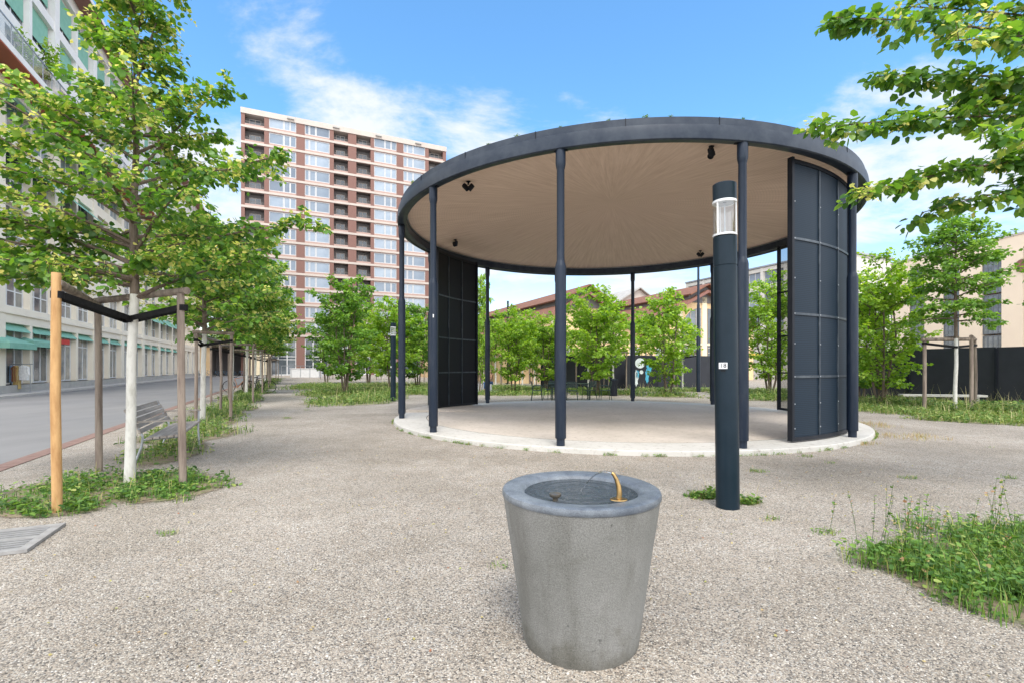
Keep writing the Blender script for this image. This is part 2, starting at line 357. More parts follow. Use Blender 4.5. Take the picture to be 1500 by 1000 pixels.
def lime_tree(label, loc, rz, H=6.6, h0=2.45, rad=2.2, nl=26, twigs=9, per=15, leaf=.085, cat='tree', group=None, extra=None, tall=0, mat='leaf_lime', seed=1, yellow=.35, white=2.35, trunk_r=.062, cap=99):
    random.seed(seed)
    root = thing('lime_tree', label, cat, loc, rz, group)
    nl = int(nl * 1.25); per = int(per * 1.35)
    top = H + tall
    tp = [Vector((0, 0, 0)), Vector((.01, .01, .8)), Vector((.03, -.01, 1.6)), Vector((.05, .02, 2.4)), Vector((.03, .02, 3.4)), Vector((.06, .05, 4.6)), Vector((.04, 0, H - .6)), Vector((.1, 0, top))]
    low = tp[:4]
    MB().tube(low, [trunk_r * 1.15, trunk_r, trunk_r * .95, trunk_r * .92], 12).build('trunk', M['barkwhite'], root, True)
    c = Crown()
    up = tp[3:]; c.wood.tube(up, [trunk_r * .92, trunk_r * .8, trunk_r * .5, trunk_r * .3, .006], 8, False)
    def tpos(z):
        for a, b in zip(tp, tp[1:]):
            if a.z <= z <= b.z: return a.lerp(b, (z - a.z) / (b.z - a.z))
        return tp[-1]
    for i in range(nl):
        f = i / (nl - 1); z = h0 + (top - h0 - .15) * f ** .9
        an = i * 2.399 + U(-.3, .3)
        prof = (math.sin(PI * min(1, .22 + .78 * f)) ** .7) if f > .36 else .92
        if tall and z > H - .8: prof *= .55
        r = rad * max(.16, prof) * U(.78, 1.12)
        if z > cap:
            if i % 2: continue
            r = U(.25, .5); prof = .35
        p0 = tpos(z); p1 = p0 + Vector((math.cos(an) * r, math.sin(an) * r, r * U(.12, .5) - (.25 if f < .2 else 0)))
        c.limb(bez(p0, p1, .08), .022 * (1 - .5 * f) + .004, max(3, int(twigs * (.4 + .6 * prof))), .62, leaf, per, yellow=yellow)
    if extra:
        for (z, p1, tw) in extra:
            c.limb(bez(tpos(z), p1, .06), .02, tw, .5, leaf, per, yellow=yellow, bare=.25)
    c.finish(root, M[mat], M['bark'])
    return root

def bushy_tree(label, loc, rz, H=6.2, h0=.9, rad=1.9, stems=4, nl=34, twigs=8, per=13, leaf=.13, mat='leaf_maple', seed=1, group=None, name='park_tree', lean=.0):
    random.seed(seed)
    root = thing(name, label, 'tree', loc, rz, group)
    nl = int(nl * 1.3); per = int(per * 1.2); leaf *= 1.1
    c = Crown(); st = []
    tk = MB()
    for k in range(stems):
        a = 2 * PI * k / stems + U(-.4, .4); o = Vector((math.cos(a), math.sin(a), 0))
        hh = H * U(.82, .97) if k else H
        pts = [o * .10, o * (.16 + U(0, .1)) + Vector((0, 0, h0)), o * U(.3, .6) + Vector((0, 0, h0 + (hh - h0) * .4)), o * U(.3, .7) + Vector((U(-.1, .1), U(-.1, .1), h0 + (hh - h0) * .75)), o * U(.1, .5) + Vector((0, 0, hh))]
        tk.tube(pts, [.055, .045, .032, .018, .004], 7, False); st.append(pts)
    tk.build('trunk', M['bark'], root, True)
    for i in range(nl):
        pts = random.choice(st); f = (i + U(0, 1)) / nl; z = h0 * .8 + (H - h0 * .8) * f
        p0 = None
        for a, b in zip(pts, pts[1:]):
            if a.z <= z <= b.z: p0 = a.lerp(b, (z - a.z) / (b.z - a.z))
        if p0 is None: p0 = pts[-2]
        an = i * 2.399 + U(-.5, .5)
        prof = max(.18, math.sin(PI * (.12 + .84 * f)) ** .8)
        r = rad * prof * U(.6, 1.05)
        p1 = p0 + Vector((math.cos(an) * r, math.sin(an) * r, r * U(.2, .8)))
        c.limb(bez(p0, p1, .08), .018, max(3, int(twigs * (.4 + .6 * prof))), .6, leaf, per, yellow=.12)
    c.finish(root, M[mat], M['bark'])
    return root

# ------------------------------------------------------------------ weeds and grass
def blades(n, inside, h, wdt, tone=(0, .8)):
    V = []; T = []
    pts = inside(n); n = len(pts)
    hh = h * rng.uniform(.35, 1.0, n) ; a = rng.uniform(0, 2 * PI, n); ln = rng.uniform(.1, .8, n)
    dx = np.cos(a) * hh * ln; dy = np.sin(a) * hh * ln; ww = wdt * rng.uniform(.6, 1.3, n)
    px_, py_ = -np.sin(a) * ww, np.cos(a) * ww
    z0 = np.zeros(n)
    b0 = np.stack([pts[:, 0] - px_, pts[:, 1] - py_, z0], 1); b1 = np.stack([pts[:, 0] + px_, pts[:, 1] + py_, z0], 1)
    m0 = np.stack([pts[:, 0] + dx * .35 - px_ * .8, pts[:, 1] + dy * .35 - py_ * .8, hh * .62], 1); m1 = m0 + np.stack([px_, py_, z0], 1) * 1.6
    t = np.stack([pts[:, 0] + dx, pts[:, 1] + dy, hh * .95], 1); t2 = t + np.stack([px_, py_, z0], 1) * .25
    V = np.stack([b0, b1, m1, m0, t, t2], 1).reshape(-1, 3); base = np.arange(n)[:, None] * 6
    F = np.concatenate([base + [[0, 1, 2, 3]], base + [[3, 2, 5, 4]]], 1).reshape(-1, 4)
    return V, F, np.repeat(rng.uniform(tone[0], tone[1], n), 2)
def herbs(n, inside, size, hmax, tone=(.0, .75)):
    pts = inside(n); n = len(pts)
    a = rng.uniform(0, 2 * PI, n); y = np.stack([np.cos(a), np.sin(a), rng.uniform(-.3, .7, n)], 1); y /= np.linalg.norm(y, axis=1)[:, None]
    up = np.array([0, 0, 1.]) + rng.normal(0, .35, (n, 3)); x = np.cross(y, up); x /= np.linalg.norm(x, axis=1)[:, None]; z = np.cross(x, y)
    sz = size * rng.uniform(.45, 1.25, n)
    pos = np.concatenate([pts, (rng.uniform(.02, 1, n) ** 1.5 * hmax)[:, None]], 1)
    Lf = LEAF * np.array([.68, 1, 1])
    V = pos[:, None, :] + sz[:, None, None] * (Lf[None, :, 0:1] * x[:, None, :] + Lf[None, :, 1:2] * y[:, None, :] + Lf[None, :, 2:3] * z[:, None, :])
    base = np.arange(n)[:, None] * 6
    F = np.concatenate([base + [[0, 1, 2, 3]], base + [[0, 3, 4, 5]]], 1).reshape(-1, 4)
    return V.reshape(-1, 3), F, np.repeat(rng.uniform(tone[0], tone[1], n), 2)
def join(parts):
    V = []; F = []; T = []; b = 0
    for v, f, t in parts: V.append(v); F.append(f + b); T.append(t); b += len(v)
    return np.concatenate(V), np.concatenate(F), np.concatenate(T)
def blob(ells, gap=.35, clump=1.2):
    """sampler inside ellipses (cx, cy, rx, ry, rot), with a ragged outline and clumps"""
    ar = np.array([e[2] * e[3] for e in ells]); ph = rng.uniform(0, 6.28, (len(ells), 4))
    def f(n):
        k = rng.choice(len(ells), n, p=ar / ar.sum()); e = np.array([list(x) + [0] * (5 - len(x)) for x in ells])[k]; P = ph[k]
        a = rng.uniform(0, 2 * PI, n); r = np.sqrt(rng.uniform(0, 1, n))
        rag = 1 + .16 * np.sin(3 * a + P[:, 0]) + .12 * np.sin(5 * a + P[:, 1]) + .08 * np.sin(9 * a + P[:, 2])
        x, y = np.cos(a) * r * rag * e[:, 2], np.sin(a) * r * rag * e[:, 3]
        X = e[:, 0] + x * np.cos(e[:, 4]) - y * np.sin(e[:, 4]); Y = e[:, 1] + x * np.sin(e[:, 4]) + y * np.cos(e[:, 4])
        den = .5 + .5 * np.sin(X * 5.1 * clump + 1.3 * np.sin(Y * 3.7)) * np.sin(Y * 4.3 * clump + 1.7 * np.sin(X * 2.9))
        keep = rng.uniform(0, 1, n) > gap * (1 - den) + .55 * (r ** 6)
        return np.stack([X, Y], 1)[keep]
    return f
def weeds(name, label, ells, n_blade, n_herb, h, lsz, group=None, mat='weeds', tone=(0, .8), wd=.004, hh=None, gap=.35, seeds=0, clump=1.2):
    b = blob(ells, gap, clump); parts = []
    if n_blade: parts.append(blades(n_blade, b, h, wd, tone))
    if n_herb: parts.append(herbs(n_herb, b, lsz, hh or h * .6, (tone[0], min(tone[1], .8))))
    if seeds:
        parts.append(blades(seeds, b, h * 2.3, wd * .8, (.8, .95)))
    V, F, T = join(parts); o = link(name, raw_mesh(name, V, F, T, M[mat])); o['kind'] = 'stuff'
    if label: o['label'] = label
    return o
def ragged(name, c1, c2, c3, sc):
    m, n, l, b = newmat(name); b.inputs['Roughness'].default_value = .95
    t = n.new('ShaderNodeTexCoord'); no = n.new('ShaderNodeTexNoise'); no.inputs['Scale'].default_value = sc; no.inputs['Detail'].default_value = 8; no.inputs['Roughness'].default_value = .75; l.new(t.outputs['Object'], no.inputs['Vector'])
    r = n.new('ShaderNodeValToRGB'); r.color_ramp.elements[0].position = .35; r.color_ramp.elements[1].position = .62; e = r.color_ramp.elements.new(.48)
    r.color_ramp.elements[0].color = (*c1, 1); e.color = (*c2, 1); r.color_ramp.elements[2].color = (*c3, 1); l.new(no.outputs['Fac'], r.inputs[0]); l.new(r.outputs[0], b.inputs['Base Color'])
    n2 = n.new('ShaderNodeTexNoise'); n2.inputs['Scale'].default_value = sc * 2.7; n2.inputs['Detail'].default_value = 9; n2.inputs['Roughness'].default_value = .8; l.new(t.outputs['Object'], n2.inputs['Vector'])
    at = n.new('ShaderNodeAttribute'); at.attribute_name = 'core'
    ad = n.new('ShaderNodeMath'); ad.operation = 'ADD'; l.new(n2.outputs['Fac'], ad.inputs[0]); l.new(at.outputs['Fac'], ad.inputs[1])
    mr = n.new('ShaderNodeMapRange'); mr.inputs[1].default_value = .70; mr.inputs[2].default_value = .85; l.new(ad.outputs[0], mr.inputs[0])
    tr = n.new('ShaderNodeBsdfTransparent'); ms = n.new('ShaderNodeMixShader'); l.new(mr.outputs[0], ms.inputs[0]); l.new(tr.outputs[0], ms.inputs[1]); l.new(b.outputs[0], ms.inputs[2]); l.new(ms.outputs[0], n['Material Output'].inputs[0])
    bu = n.new('ShaderNodeBump'); bu.inputs['Strength'].default_value = .8; bu.inputs['Distance'].default_value = .02; l.new(n2.outputs['Fac'], bu.inputs['Height']); l.new(bu.outputs[0], b.inputs['Normal'])
    return m
M['soil'] = ragged('weedy_soil', (.13, .10, .065), (.25, .19, .13), (.12, .17, .05), 5)
M['meadow'] = ragged('meadow_soil', (.12, .16, .05), (.26, .24, .13), (.36, .31, .22), 2)
def soil(name, ells, m, z=.006):
    mb = MB(); core = []
    for i, e in enumerate(ells):
        cx, cy, rx, ry, rot = list(e) + [0] * (5 - len(e)); n = 48; b = len(mb.v)
        for j, (g, c) in enumerate(((0, .6), (.7, .45), (1.15, 0.0))):
            for k in range(n if j else 1):
                a = 2 * PI * k / n; x, y = math.cos(a) * rx * g, math.sin(a) * ry * g
                mb.v.append((cx + x * math.cos(rot) - y * math.sin(rot), cy + x * math.sin(rot) + y * math.cos(rot), z + i * .0012)); core.append(c)
        for k in range(n):
            q = (k + 1) % n; mb.f.append((b, b + 1 + k, b + 1 + q)); mb.f.append((b + 1 + k, b + 1 + n + k, b + 1 + n + q, b + 1 + q)); mb.m += [0, 0]
    me = mb.mesh(name, m); at = me.attributes.new('core', 'FLOAT', 'POINT'); at.data.foreach_set('value', core)
    o = link(name, me); o['kind'] = 'structure'; return o
# ------------------------------------------------------------------ pavilion
PC = Vector((2.904, 14.18, 0)); PH0 = 3.317; RC = 5.99; SL = .09
def wood_ceiling():
    m, n, l, b = newmat('radial_timber_ceiling'); b.inputs['Roughness'].default_value = .75
    t = n.new('ShaderNodeTexCoord'); s = n.new('ShaderNodeSeparateXYZ'); l.new(t.outputs['Object'], s.inputs[0])
    def mth(op, a, bb=None):
        q = n.new('ShaderNodeMath'); q.operation = op
        for i, v in enumerate((a, bb)):
            if v is None: continue
            if isinstance(v, (int, float)): q.inputs[i].default_value = v
            else: l.new(v, q.inputs[i])
        return q.outputs[0]
    an = mth('ARCTAN2', s.outputs[1], s.outputs[0])
    rr = mth('SQRT', mth('ADD', mth('MULTIPLY', s.outputs[0], s.outputs[0]), mth('MULTIPLY', s.outputs[1], s.outputs[1])))
    c = n.new('ShaderNodeCombineXYZ'); l.new(mth('MULTIPLY', an, 30), c.inputs[0]); l.new(mth('MULTIPLY', rr, .5), c.inputs[1])
    no = n.new('ShaderNodeTexNoise'); no.inputs['Scale'].default_value = 1.6; no.inputs['Detail'].default_value = 6; no.inputs['Roughness'].default_value = .7; l.new(c.outputs[0], no.inputs['Vector'])
    r = n.new('ShaderNodeValToRGB'); r.color_ramp.elements[0].position = .3; r.color_ramp.elements[1].position = .72
    r.color_ramp.elements[0].color = (.58, .42, .325, 1); r.color_ramp.elements[1].color = (.78, .61, .50, 1)
    l.new(no.outputs['Fac'], r.inputs[0])
    # fine laths across the rays
    sn = mth('SINE', mth('MULTIPLY', rr, 95)); sn2 = mth('SINE', mth('MULTIPLY', an, 288))
    dk = mth('ADD', mth('MULTIPLY', mth('GREATER_THAN', sn, .80), -.10), mth('ADD', mth('MULTIPLY', mth('GREATER_THAN', sn2, .9), -.06), 1))
    mx = n.new('ShaderNodeMix'); mx.data_type = 'RGBA'; mx.blend_type = 'MULTIPLY'; mx.inputs[0].default_value = 1
    l.new(r.outputs[0], mx.inputs[6]); cc = n.new('ShaderNodeCombineColor')
    for i in range(3): l.new(dk, cc.inputs[i])
    l.new(cc.outputs[0], mx.inputs[7]); l.new(mx.outputs[2], b.inputs['Base Color'])
    return m
def slab_mat(name, c1, c2, joints=0):
    m, n, l, b = newmat(name); b.inputs['Roughness'].default_value = .82
    t = n.new('ShaderNodeTexCoord')
    n1 = n.new('ShaderNodeTexNoise'); n1.inputs['Scale'].default_value = .7; n1.inputs['Detail'].default_value = 8; n1.inputs['Roughness'].default_value = .7; l.new(t.outputs['Object'], n1.inputs['Vector'])
    n2 = n.new('ShaderNodeTexNoise'); n2.inputs['Scale'].default_value = 9; n2.inputs['Detail'].default_value = 8; n2.inputs['Roughness'].default_value = .8; l.new(t.outputs['Object'], n2.inputs['Vector'])
    r = n.new('ShaderNodeValToRGB'); r.color_ramp.elements[0].position = .35; r.color_ramp.elements[1].position = .65
    r.color_ramp.elements[0].color = (*c1, 1); r.color_ramp.elements[1].color = (*c2, 1); l.new(n1.outputs['Fac'], r.inputs[0])
    r2 = n.new('ShaderNodeValToRGB'); r2.color_ramp.elements[0].position = .30; r2.color_ramp.elements[1].position = .47
    r2.color_ramp.elements[0].color = (.52, .48, .44, 1); r2.color_ramp.elements[1].color = (1, 1, 1, 1); l.new(n2.outputs['Fac'], r2.inputs[0])
    mx = n.new('ShaderNodeMix'); mx.data_type = 'RGBA'; mx.blend_type = 'MULTIPLY'; mx.inputs[0].default_value = 1
    l.new(r.outputs[0], mx.inputs[6]); l.new(r2.outputs[0], mx.inputs[7]); l.new(mx.outputs[2], b.inputs['Base Color'])
    bu = n.new('ShaderNodeBump'); bu.inputs['Strength'].default_value = .25; bu.inputs['Distance'].default_value = .01
    l.new(n2.outputs['Fac'], bu.inputs['Height']); l.new(bu.outputs[0], b.inputs['Normal'])
    return m
M['slab'] = slab_mat('trowelled_concrete_floor', (.44, .385, .325), (.54, .475, .41))
M['rim'] = slab_mat('pale_concrete_rim', (.46, .44, .40), (.54, .515, .475))
M['slot'] = pm('dark_joint', (.05, .045, .04), None, 10, .9)
plat = thing('concrete_platform', 'round pale concrete platform with a lighter rim under the open pavilion', 'platform', PC)
MB().lathe([(0, SL), (5.32, SL)], 128).lathe([(5.32, SL), (5.32, SL - .02), (5.335, SL - .02), (5.335, SL)], 128, mi=1).build('floor', [M['slab'], M['slot']], plat)
MB().lathe([(5.335, SL), (6.175, SL), (6.19, SL - .015), (6.20, -.05)], 160).build('rim', M['rim'], plat, True)
# raised wedge on the rear left edge
A0, A1 = R(139), R(174); m_ = 30
arc = [(6.185 * math.cos(A0 + (A1 - A0) * i / m_), 6.185 * math.sin(A0 + (A1 - A0) * i / m_)) for i in range(m_ + 1)] + [(-5.0, .86), (-3.98, 1.12), (-3.9, 2.4)]
wz = lambda p: SL + .003 + .085 * min(1, max(0, (-3.95 - p[0]) / 1.9))
n_ = len(arc); MB().add([(x, y, SL + .001) for x, y in arc] + [(x, y, wz((x, y))) for x, y in arc], [tuple(range(n_, 2 * n_))] + [(i, (i + 1) % n_, n_ + (i + 1) % n_, n_ + i) for i in range(n_)]).build('raised_wedge', M['slab'], plat)

pav = thing('pavilion', 'large round open pavilion with navy steel columns and a timber ceiling', 'pavilion', PC)
rg = MB()
rg.lathe([(5.86, 5.56), (5.86, 5.33), (5.90, 5.31), (6.02, 5.31), (6.02, 5.29), (6.07, 5.285), (6.095, 5.30), (6.105, 5.42), (6.09, 5.535), (6.06, 5.545), (6.045, 5.56), (6.04, 5.685), (6.00, 5.70), (5.9, 5.695)], 160)
rg.build('roof_fascia', M['navyring'], pav, True)
tr = MB().lathe([(5.855, 5.535), (5.825, 5.535), (5.825, 5.55), (5.855, 5.55)], 128).build('ceiling_trim', M['steel'], pav, True)
MB().lathe([(5.859, 5.565), (5.0, 5.67), (4, 5.80), (2.5, 6.0), (1, 6.19), (0.001, 6.28)], 128).build('ceiling', wood_ceiling(), pav, True)
MB().lathe([(5.92, 5.69), (0.001, 6.55)], 96).build('roof_cover', M['navyring'], pav, True)
# fascia seams and fixings
sm = MB().box(-.012, .0, -.006, .006, 5.56, 5.69).mesh('fascia_seam', M['navydark'])
for k in range(24):
    a = 2 * PI * k / 24 + .1; c, s_ = math.cos(a), math.sin(a)
    link('fascia_seam', sm, pav, (6.05 * c, 6.05 * s_, 0), a)
colm = MB().lathe([(.062, 0), (.074, .0), (.074, .13), (.062, .13), (.096, .13), (.098, .145), (.098, 3.14), (.093, 3.17), (.070, 3.25), (.068, 3.26), (.068, 4.86), (.072, 4.87), (.086, 4.94), (.089, 4.96), (.089, 5.20), (.085, 5.225)], 28)
colmesh = colm.mesh('column', M['navy'], True)
fl = MB()
fl.box(-.12, .12, -.07, .07, 5.205, 5.222)
for s_ in (-1, 1): fl.tube([(s_ * .1, 0, 5.19), (s_ * .1, 0, 5.23)], .012, 6)
flm = fl.mesh('flange', M['navydark'])
for k in range(12):
    a = PH0 + 2 * PI * k / 12
    c = link('column', colmesh, pav, (RC * math.cos(a), RC * math.sin(a), SL), a + PI / 2)
    link('flange', flm, c)
# perforated sliding screens
st2 = MB().box(-.012, .012, -.002, .002, -.035, .035).mesh('sticker', M['white']); a_ = PH0 + 2 * PI / 12; cp_ = Vector((RC * math.cos(a_), RC * math.sin(a_), 0)); vd = -(PC + cp_).normalized(); s_t = link('sticker', st2, pav, cp_ + Vector((vd.x, vd.y, 0)).normalized() * .1 + Vector((0, 0, 2.55)), math.atan2(vd.y, vd.x) + PI / 2)
def mesh_mat(name, col, opacity, scale):
    m, n, l, b = newmat(name); b.inputs['Roughness'].default_value = .55; b.inputs['Specular IOR Level'].default_value = .22; b.inputs['Base Color'].default_value = (*col, 1)
    t = n.new('ShaderNodeTexCoord'); wv = n.new('ShaderNodeTexWave'); wv.bands_direction = 'Z'; wv.inputs['Scale'].default_value = scale
    l.new(t.outputs['Object'], wv.inputs['Vector'])
    r = n.new('ShaderNodeValToRGB'); r.color_ramp.elements[0].color = (*[c * .75 for c in col], 1); r.color_ramp.elements[1].color = (*[c * 1.3 for c in col], 1)
    l.new(wv.outputs['Color'], r.inputs[0]); l.new(r.outputs[0], b.inputs['Base Color'])
    if opacity < 1:
        tr = n.new('ShaderNodeBsdfTransparent'); ms = n.new('ShaderNodeMixShader'); ms.inputs[0].default_value = opacity
        l.new(tr.outputs[0], ms.inputs[1]); l.new(b.outputs[0], ms.inputs[2]); l.new(ms.outputs[0], n['Material Output'].inputs[0])
    return m
def screen(label, a0, a1, rad, front_out, mmat, fm, bm, cols=3, outm=None):
    s = link('sliding_screen', None, pav); s['label'] = label
    z0, z1 = SL + .03, 5.26; am = (a0 + a1) / 2; n = 12
    # mesh panel, curved
    MB().lathe([(rad - .012, z0 + .05), (rad + .012, z0 + .05), (rad + .012, z1 - .03), (rad - .012, z1 - .03), (rad - .012, z0 + .05)], n, a0=a0, a1=a1).build('mesh_panel', mmat, s, True)
    fr = MB()
    for z in (z0, z1 - .05): fr.lathe([(rad - .035, z), (rad + .035, z), (rad + .035, z + .07), (rad - .035, z + .07), (rad - .035, z)], n, a0=a0, a1=a1)
    for a in (a0, a1):
        T = Matrix.Rotation(a, 4, 'Z'); fr.box(rad - .06, rad + .042, -.03, .03, z0, z1 + .05, M=T)
    fr.build('frame', fm, s)
    br = MB()
    for z in (1.30, 2.45, 3.83):
        for q, r0 in ((0, rad + .018), (1, rad - .032)):
            br.lathe([(r0, z - .022), (r0 + .014, z - .022), (r0 + .014, z + .022), (r0, z + .022), (r0, z - .022)], n, a0=a0 + .006, a1=a1 - .006)
    for i in range(1, cols):
        a = a0 + (a1 - a0) * i / cols; T = Matrix.Rotation(a, 4, 'Z')
        br.box(rad + .013, rad + .036, -.016, .016, z0 + .08, z1 - .06, M=T); br.box(rad - .036, rad - .013, -.016, .016, z0 + .08, z1 - .06, M=T)
    br.build('grid_bars', bm, s)
    if outm:
        bo = MB().lathe([(.014, 0), (.012, .008), (.001, .012)], 8).mesh('bolt', M['steel'])
        for z in (.35, .8, 1.30, 1.9, 2.45, 3.1, 3.83, 4.5):
            for i in range(cols + 1):
                a = a0 + (a1 - a0) * (i / cols * .97 + .015); T = Matrix.Rotation(a, 4, 'Z') @ Matrix.Translation((rad + .036, 0, z)) @ Matrix.Rotation(PI / 2, 4, 'Y')
                ob = link('bolt', bo, s); ob.location = T.translation; ob.rotation_euler = T.to_euler()
    return s
M['meshblue'] = mesh_mat('blue_grey_perforated_mesh', (.008, .018, .031), 1, 9)
M['meshblack'] = mesh_mat('black_perforated_mesh', (.004, .005, .009), .97, 9)
M['meshsee'] = mesh_mat('see_through_mesh', (.012, .014, .018), .30, 9)
M['barsteel'] = pm('greyish_bar_paint', (.022, .034, .048), (.07, .085, .10), 3, .4, metal=.2, lo=.45, hi=.7)
screen('blue-grey curved screen on the right, nearest the camera, with bolted bars', R(-67.3), R(-43.5), 5.76, True, M['meshblue'], M['navydark'], M['barsteel'], 3, True)
screen('black curved grid screen on the left side', R(139.8), R(165), 5.52, False, M['meshblack'], M['navydark'], M['barsteel'], 3)
screen('open dark frame of see-through mesh at the rear right', R(-12.6), R(12.6), 5.77, False, M['meshsee'], M['navydark'], M['navydark'], 3)
# ceiling spotlights
def ceil_z(r): return 5.565 + (5.859 - r) * .122
sp = MB(); sp.lathe([(.05, 0), (.05, -.03), (.02, -.035), (.02, -.09)], 14)
spm = sp.mesh('mount', M['navydark'], True)
hd = MB()
for s_ in (-1, 1):
    T = Matrix.Translation((s_ * .045, s_ * -.03, -.15)) @ Matrix.Rotation(s_ * R(38), 4, 'X') @ Matrix.Rotation(s_ * R(25), 4, 'Y')
    b0 = len(hd.v); hd.lathe([(.001, .085), (.05, .08), (.058, .05), (.06, -.07), (.05, -.07), (.045, -.04), (.001, -.04)], 14); hd.v[b0:] = [tuple(T @ Vector(v)) for v in hd.v[b0:]]
hdm = hd.mesh('lamp_head', M['navydark'], True)
for k in range(6):
    a = R(40 + 60 * k); r = 5.08
    o = link('ceiling_spotlight', spm, pav, (r * math.cos(a), r * math.sin(a), ceil_z(r) + .01), a); link('lamp_head', hdm, o)
# small plants growing on the roof edge
for i, (deg, sz) in enumerate(((-102, .05), (-96, .08), (-92, .06), (-118, .06), (-124, .05), (-150, .12), (-80, .05), (-110, .04))):
    a = R(deg); cxy = Vector((6.0 * math.cos(a), 6.0 * math.sin(a)))
    bl = blob([(0, 0, sz * .8, sz * .5, a + PI / 2)], 0); V, F, T = join([herbs(50, bl, sz * .35, sz * .5, (.1, .8)), blades(30, bl, sz * .8, .002, (.3, .95))])
    o = link('roof_moss', raw_mesh('roof_moss', V, F, T, M['weeds']), None, PC + Vector((cxy.x, cxy.y, 5.70)))
    tag(o, ['small dry tuft on the roof edge left of the highest point', 'largest green tuft on top of the pavilion roof edge', 'green tuft beside the largest tuft on the roof edge', 'tuft on the roof edge above the third column', 'tiny tuft further left along the roof edge', 'yellowish plant at the left end of the roof edge by the tower', 'tiny tuft on the roof edge above the lamp post', 'tiny tuft between the middle tufts on the roof edge'][i], 'tuft', 'tufts growing on the pavilion roof edge')

# ------------------------------------------------------------------ drinking fountain
FC = Vector((px(850, 2.65), 2.65, 0))
ft = thing('drinking_fountain', 'tapered round grey stone drinking fountain standing in the gravel', 'fountain', FC)
def stone(name, c1, c2, streak=False):
    m, n, l, b = newmat(name); b.inputs['Roughness'].default_value = .8
    t = n.new('ShaderNodeTexCoord')
    def nz(s, d, st=(1, 1, 1), ro=.6):
        mp = n.new('ShaderNodeMapping'); mp.inputs['Scale'].default_value = st; l.new(t.outputs['Object'], mp.inputs[0])
        q = n.new('ShaderNodeTexNoise'); q.inputs['Scale'].default_value = s; q.inputs['Detail'].default_value = d; q.inputs['Roughness'].default_value = ro; l.new(mp.outputs[0], q.inputs['Vector']); return q.outputs['Fac']
    def rp(f, lo, hi, a, c):
        r = n.new('ShaderNodeValToRGB'); r.color_ramp.elements[0].position = lo; r.color_ramp.elements[1].position = hi
        r.color_ramp.elements[0].color = (*a, 1); r.color_ramp.elements[1].color = (*c, 1); l.new(f, r.inputs[0]); return r.outputs[0]
    def mul(a, c, f=1):
        q = n.new('ShaderNodeMix'); q.data_type = 'RGBA'; q.blend_type = 'MULTIPLY'; q.inputs[0].default_value = f; l.new(a, q.inputs[6]); l.new(c, q.inputs[7]); return q.outputs[2]
    base = rp(nz(2.2, 6), .35, .65, c1, c2)
    grit = rp(nz(210, 3, ro=.8), .30, .62, (.48, .48, .47), (1.18, 1.17, 1.15))
    col = mul(base, grit)
    if streak:
        col = mul(col, rp(nz(9, 4, (1, 1, .10)), .30, .52, (.66, .65, .62), (1, 1, 1)), .8)
        col = mul(col, rp(nz(3, 5, (1, 1, 3)), .3, .42, (.72, .71, .66), (1, 1, 1)), .6)
    else: col = mul(col, rp(nz(14, 8, ro=.75), .36, .56, (.62, .62, .64), (1.1, 1.1, 1.08)), .8)
    if streak:
        sp3 = n.new('ShaderNodeSeparateXYZ'); l.new(t.outputs['Object'], sp3.inputs[0])   # damp dirty foot and lime wash below the rim
        ad = n.new('ShaderNodeMath'); ad.operation = 'ADD'; l.new(sp3.outputs[2], ad.inputs[0]); l.new(nz(7, 6), ad.inputs[1])
        col = mul(col, rp(ad.outputs[0], .50, .66, (.66, .64, .58), (1, 1, 1)), .8)
        col = mul(col, rp(nz(26, 2), .255, .30, (.55, .55, .55), (1, 1, 1)), .9)
    l.new(col, b.inputs['Base Color'])
    bu = n.new('ShaderNodeBump'); bu.inputs['Strength'].default_value = .7 if streak else .35; bu.inputs['Distance'].default_value = .006
    l.new(nz(130, 4, ro=.8), bu.inputs['Height']); l.new(bu.outputs[0], b.inputs['Normal'])
    if not streak: b.inputs['Roughness'].default_value = .42
    return m
body = [(.300, -.02), (.312, .01), (.325, .10), (.352, .30), (.380, .50), (.405, .66), (.4215, .7775)]
MB().lathe(body, 96).build('body', stone('rough_sandblasted_concrete', (.185, .185, .172), (.245, .243, .232), True), ft, True)
MB().lathe([(.415, .776), (.424, .778), (.4275, .784), (.4275, .800), (.423, .811), (.414, .8155), (.400, .8165), (.345, .814), (.325, .810), (.314, .802), (.306, .788), (.298, .765), (.285, .75), (.27, .742), (.10, .736), (.001, .735)], 96).build('basin_rim', stone('polished_blue_grey_stone', (.075, .092, .118), (.20, .222, .25)), ft, True)
def water():
    m, n, l, b = newmat('rippling_water'); b.inputs['Base Color'].default_value = (.055, .075, .088, 1); b.inputs['Roughness'].default_value = .03; b.inputs['Specular IOR Level'].default_value = 1.0
    b.inputs['Transmission Weight'].default_value = .45; b.inputs['IOR'].default_value = 1.33
    t = n.new('ShaderNodeTexCoord'); mp = n.new('ShaderNodeMapping'); mp.inputs['Location'].default_value = (.0, -.02, 0); l.new(t.outputs['Object'], mp.inputs[0])
    wv = n.new('ShaderNodeTexWave'); wv.wave_type = 'RINGS'; wv.rings_direction = 'SPHERICAL'; wv.inputs['Scale'].default_value = 17; wv.inputs['Distortion'].default_value = 3.2; wv.inputs['Detail'].default_value = 3; wv.inputs['Detail Scale'].default_value = 2.2
    l.new(mp.outputs[0], wv.inputs['Vector'])
    bu = n.new('ShaderNodeBump'); bu.inputs['Strength'].default_value = 1; bu.inputs['Distance'].default_value = .03; l.new(wv.outputs['Fac'], bu.inputs['Height']); l.new(bu.outputs[0], b.inputs['Normal'])
    return m
wm_ = MB().lathe([(.3075, .787), (.15, .7875), (.001, .7877)], 64).build('basin_water', water(), ft, True)
